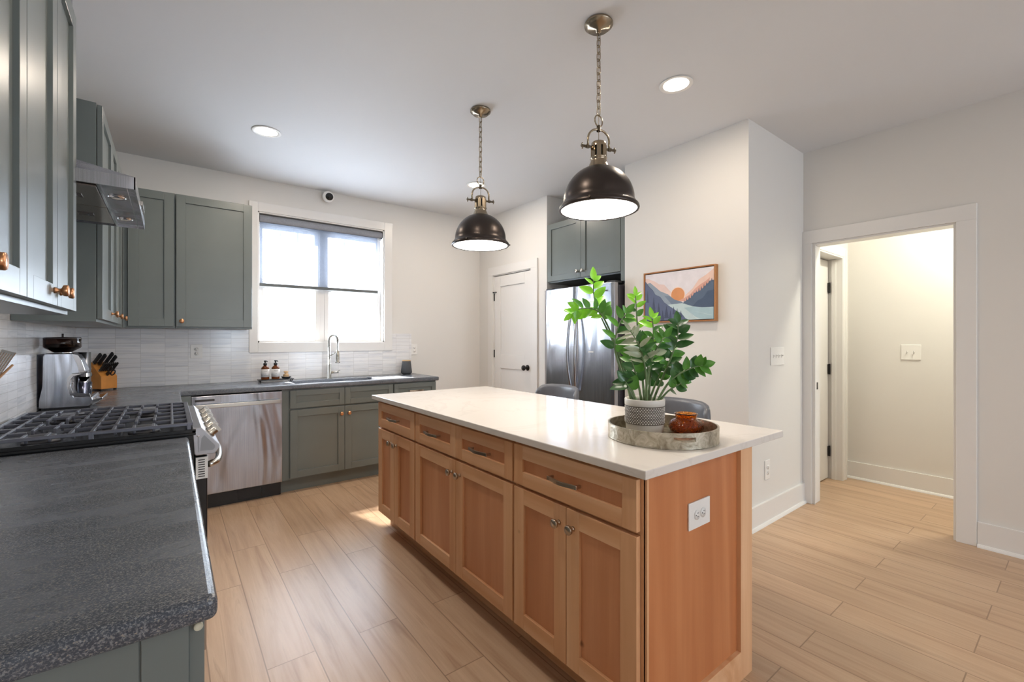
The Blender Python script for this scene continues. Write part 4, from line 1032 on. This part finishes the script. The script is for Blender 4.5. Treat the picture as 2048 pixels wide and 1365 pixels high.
# ---------------- recessed downlights ----------------
def down(x, y, label, p=9):
    t = thing('recessed_light', label, 'ceiling light', (x, y, ZC), 0)
    MB().lathe([(.070, -.001), (.090, -.001), (.094, -.004), (.090, -.006), (.072, -.004), (.070, -.001)], n=40).build('trim_ring', 'white', t)
    MB().lathe([(0, -.0025), (.071, -.0025), (.071, -.001), (0, -.001)], n=40).build('lens', 'downglow', t)
    area('downlight_lamp', (0, 0, -.008), (0, 0, 0), .13, .13, p, WARM, shape='DISK', parent=t)
down(.545, 3.593, 'lit recessed ceiling light above the dishwasher')
down(2.336, 1.477, 'lit recessed ceiling light nearest the camera, right of the pendants')
down(2.336, 3.616, 'lit recessed ceiling light by the pantry door, behind the far pendant chain')
down(.545, 1.477, 'added recessed ceiling light out of view above the near dark counter', 6)  # out of view, added for its light on the near side
down(1.0, -1.5, 'added recessed ceiling light out of view over the left of the living area', 6)  # unseen lamp added as warm light behind the camera
down(2.9, -1.5, 'added recessed ceiling light out of view over the right of the living area', 3)  # second unseen lamp added behind the camera, kept dimmer
t = thing('hall_light', 'round hall ceiling light beyond the doorway', 'ceiling light', (4.6, .35, ZC))
MB().lathe([(0, -.07), (.10, -.06), (.14, -.03), (.15, 0), (0, 0)], n=32).build('glass_dome', emit('hall_glass', (1, .97, .84, 1), 4), t)
area('hall_lamp', (0, 0, -.08), (0, 0, 0), .25, .25, 24, (1, .97, .82), shape='DISK', parent=t)

# ---------------- picture ----------------
AY0, AY1, AZ0, AZ1 = 1.6192, 2.2218, 1.4284, 1.8312
t = thing('framed_painting', 'wood-framed painting of mountains and an orange sun', 'painting', (XR-.001, AY1, AZ0), -PI/2)
w, h = AY1-AY0, AZ1-AZ0
mb = MB(); d_ = -.036
mb.box(0, .010, d_, 0, 0, h).box(w-.010, w, d_, 0, 0, h).box(.010, w-.010, d_, 0, 0, .010).box(.010, w-.010, d_, 0, h-.010, h); mb.build('frame', 'framew', t, .001)
MB().box(.010, w-.010, -.008, -.001, .010, h-.010).build('backing', 'rubber', t)
mb = MB(); cw, chh = w-.030, h-.030; ox, oz = .015, .015
mb.box(ox, ox+cw, -.030, -.008, oz, oz+chh, col('canvas', (226, 220, 224)))
lay = [0]
def poly(pts, m):
    lay[0] += 1; y = -.030-.00015*lay[0]
    mb.prism([(ox+cw*a, oz+chh*b) for a, b in pts], y-.0001, -.030, 'y', m)
# (coords 0..1, y up)
poly([(0, .92), (.06, .90), (.15, .84), (.22, .77), (.30, .75), (.38, .62), (.44, .54), (.55, .45), (.62, .40), (0, .40)], col('peach_ridge', (226, 200, 192)))
poly([(.55, .38), (.62, .50), (.72, .62), (.80, .78), (.90, .86), (1, .96), (1, .38)], col('pink_ridge', (228, 196, 182)))
n_ = 36; cxs, czs = .505, .51
poly([(cxs+.108*math.cos(2*PI*k/n_), czs+.108*cw/chh*math.sin(2*PI*k/n_)) for k in range(n_)], col('sun_rim', (238, 214, 200)))
poly([(cxs+.098*math.cos(2*PI*k/n_), czs+.098*cw/chh*math.sin(2*PI*k/n_)) for k in range(n_)], col('sun_orange', (214, 146, 96)))
poly([(.50, .385), (.60, .44), (.68, .50), (.76, .62), (.82, .68), (.90, .74), (.95, .80), (.9, .5), (.7, .36)], col('coral_slope', (212, 160, 144)))
poly([(0, .80), (.08, .82), (.16, .72), (.24, .62), (.36, .54), (.46, .42), (.56, .36), (.60, .34), (0, .30)], col('blue_grey_ridge', (142, 154, 168)))
poly([(.30, .52), (.38, .50), (.46, .42), (.56, .37), (.58, .345), (.42, .32)], col('mid_ridge', (118, 132, 150)))
poly([(.57, .33), (.62, .38), (.70, .44), (.74, .52), (.82, .56), (.90, .66), (.96, .74), (1, .74), (1, .23), (.85, .23), (.72, .26)], col('right_mountain', (88, 104, 126)))
poly([(.72, .27), (.78, .36), (.86, .42), (.92, .54), (1, .56), (1, .23), (.85, .23)], col('right_mountain_dark', (72, 88, 112)))
for k in range(12):
    a = .60+k*.034; b = .36+k*.034; poly([(a-.008, b-.02), (a, b+.045), (a+.008, b-.02)], col('right_mountain', (88, 104, 126)))
poly([(.34, .325), (.58, .335), (.72, .26), (.85, .23), (1, .228), (1, 0), (.5, 0)], col('lake', (188, 206, 208)))
poly([(.60, .24), (.72, .255), (.85, .225), (1, .22), (1, 0), (.84, 0), (.72, .08)], col('lake_blue', (164, 190, 198)))
poly([(.60, .24), (.605, .235), (.80, 0), (.79, 0)], col('lake_line', (206, 218, 216)))
poly([(.70, .18), (.98, .065), (.98, .072)], col('lake_line', (206, 218, 216)))
poly([(0, .86), (.06, .74), (.12, .66), (.16, .56), (.24, .50), (.30, .38), (.40, .28), (.50, .18), (.56, .14), (.62, .03), (.66, 0), (0, 0)], col('navy_slope', (92, 102, 130)))
for (a, b, hh, ww) in ((.14, .1, .42, .045), (.22, .05, .34, .04), (.34, .05, .26, .04), (.04, .4, .26, .02), (.10, .0, .3, .04), (.45, .12, .16, .02), (.50, .10, .14, .016), (.555, .05, .14, .018), (.40, .0, .2, .03), (.28, 0, .22, .03)):
    pts = [(a-ww*.25, b)]
    for k in range(5): pts += [(a-ww*(1-k/5), b+hh*k/5.5), (a-ww*(.62-k/8), b+hh*(k+.9)/5.5)]
    pts += [(a, b+hh)]
    for k in range(4, -1, -1): pts += [(a+ww*(.62-k/8), b+hh*(k+.9)/5.5), (a+ww*(1-k/5), b+hh*k/5.5)]
    pts += [(a+ww*.25, b)]
    poly(pts, col('pine_silhouette', (70, 78, 102)))
mb.build('canvas', None, t)
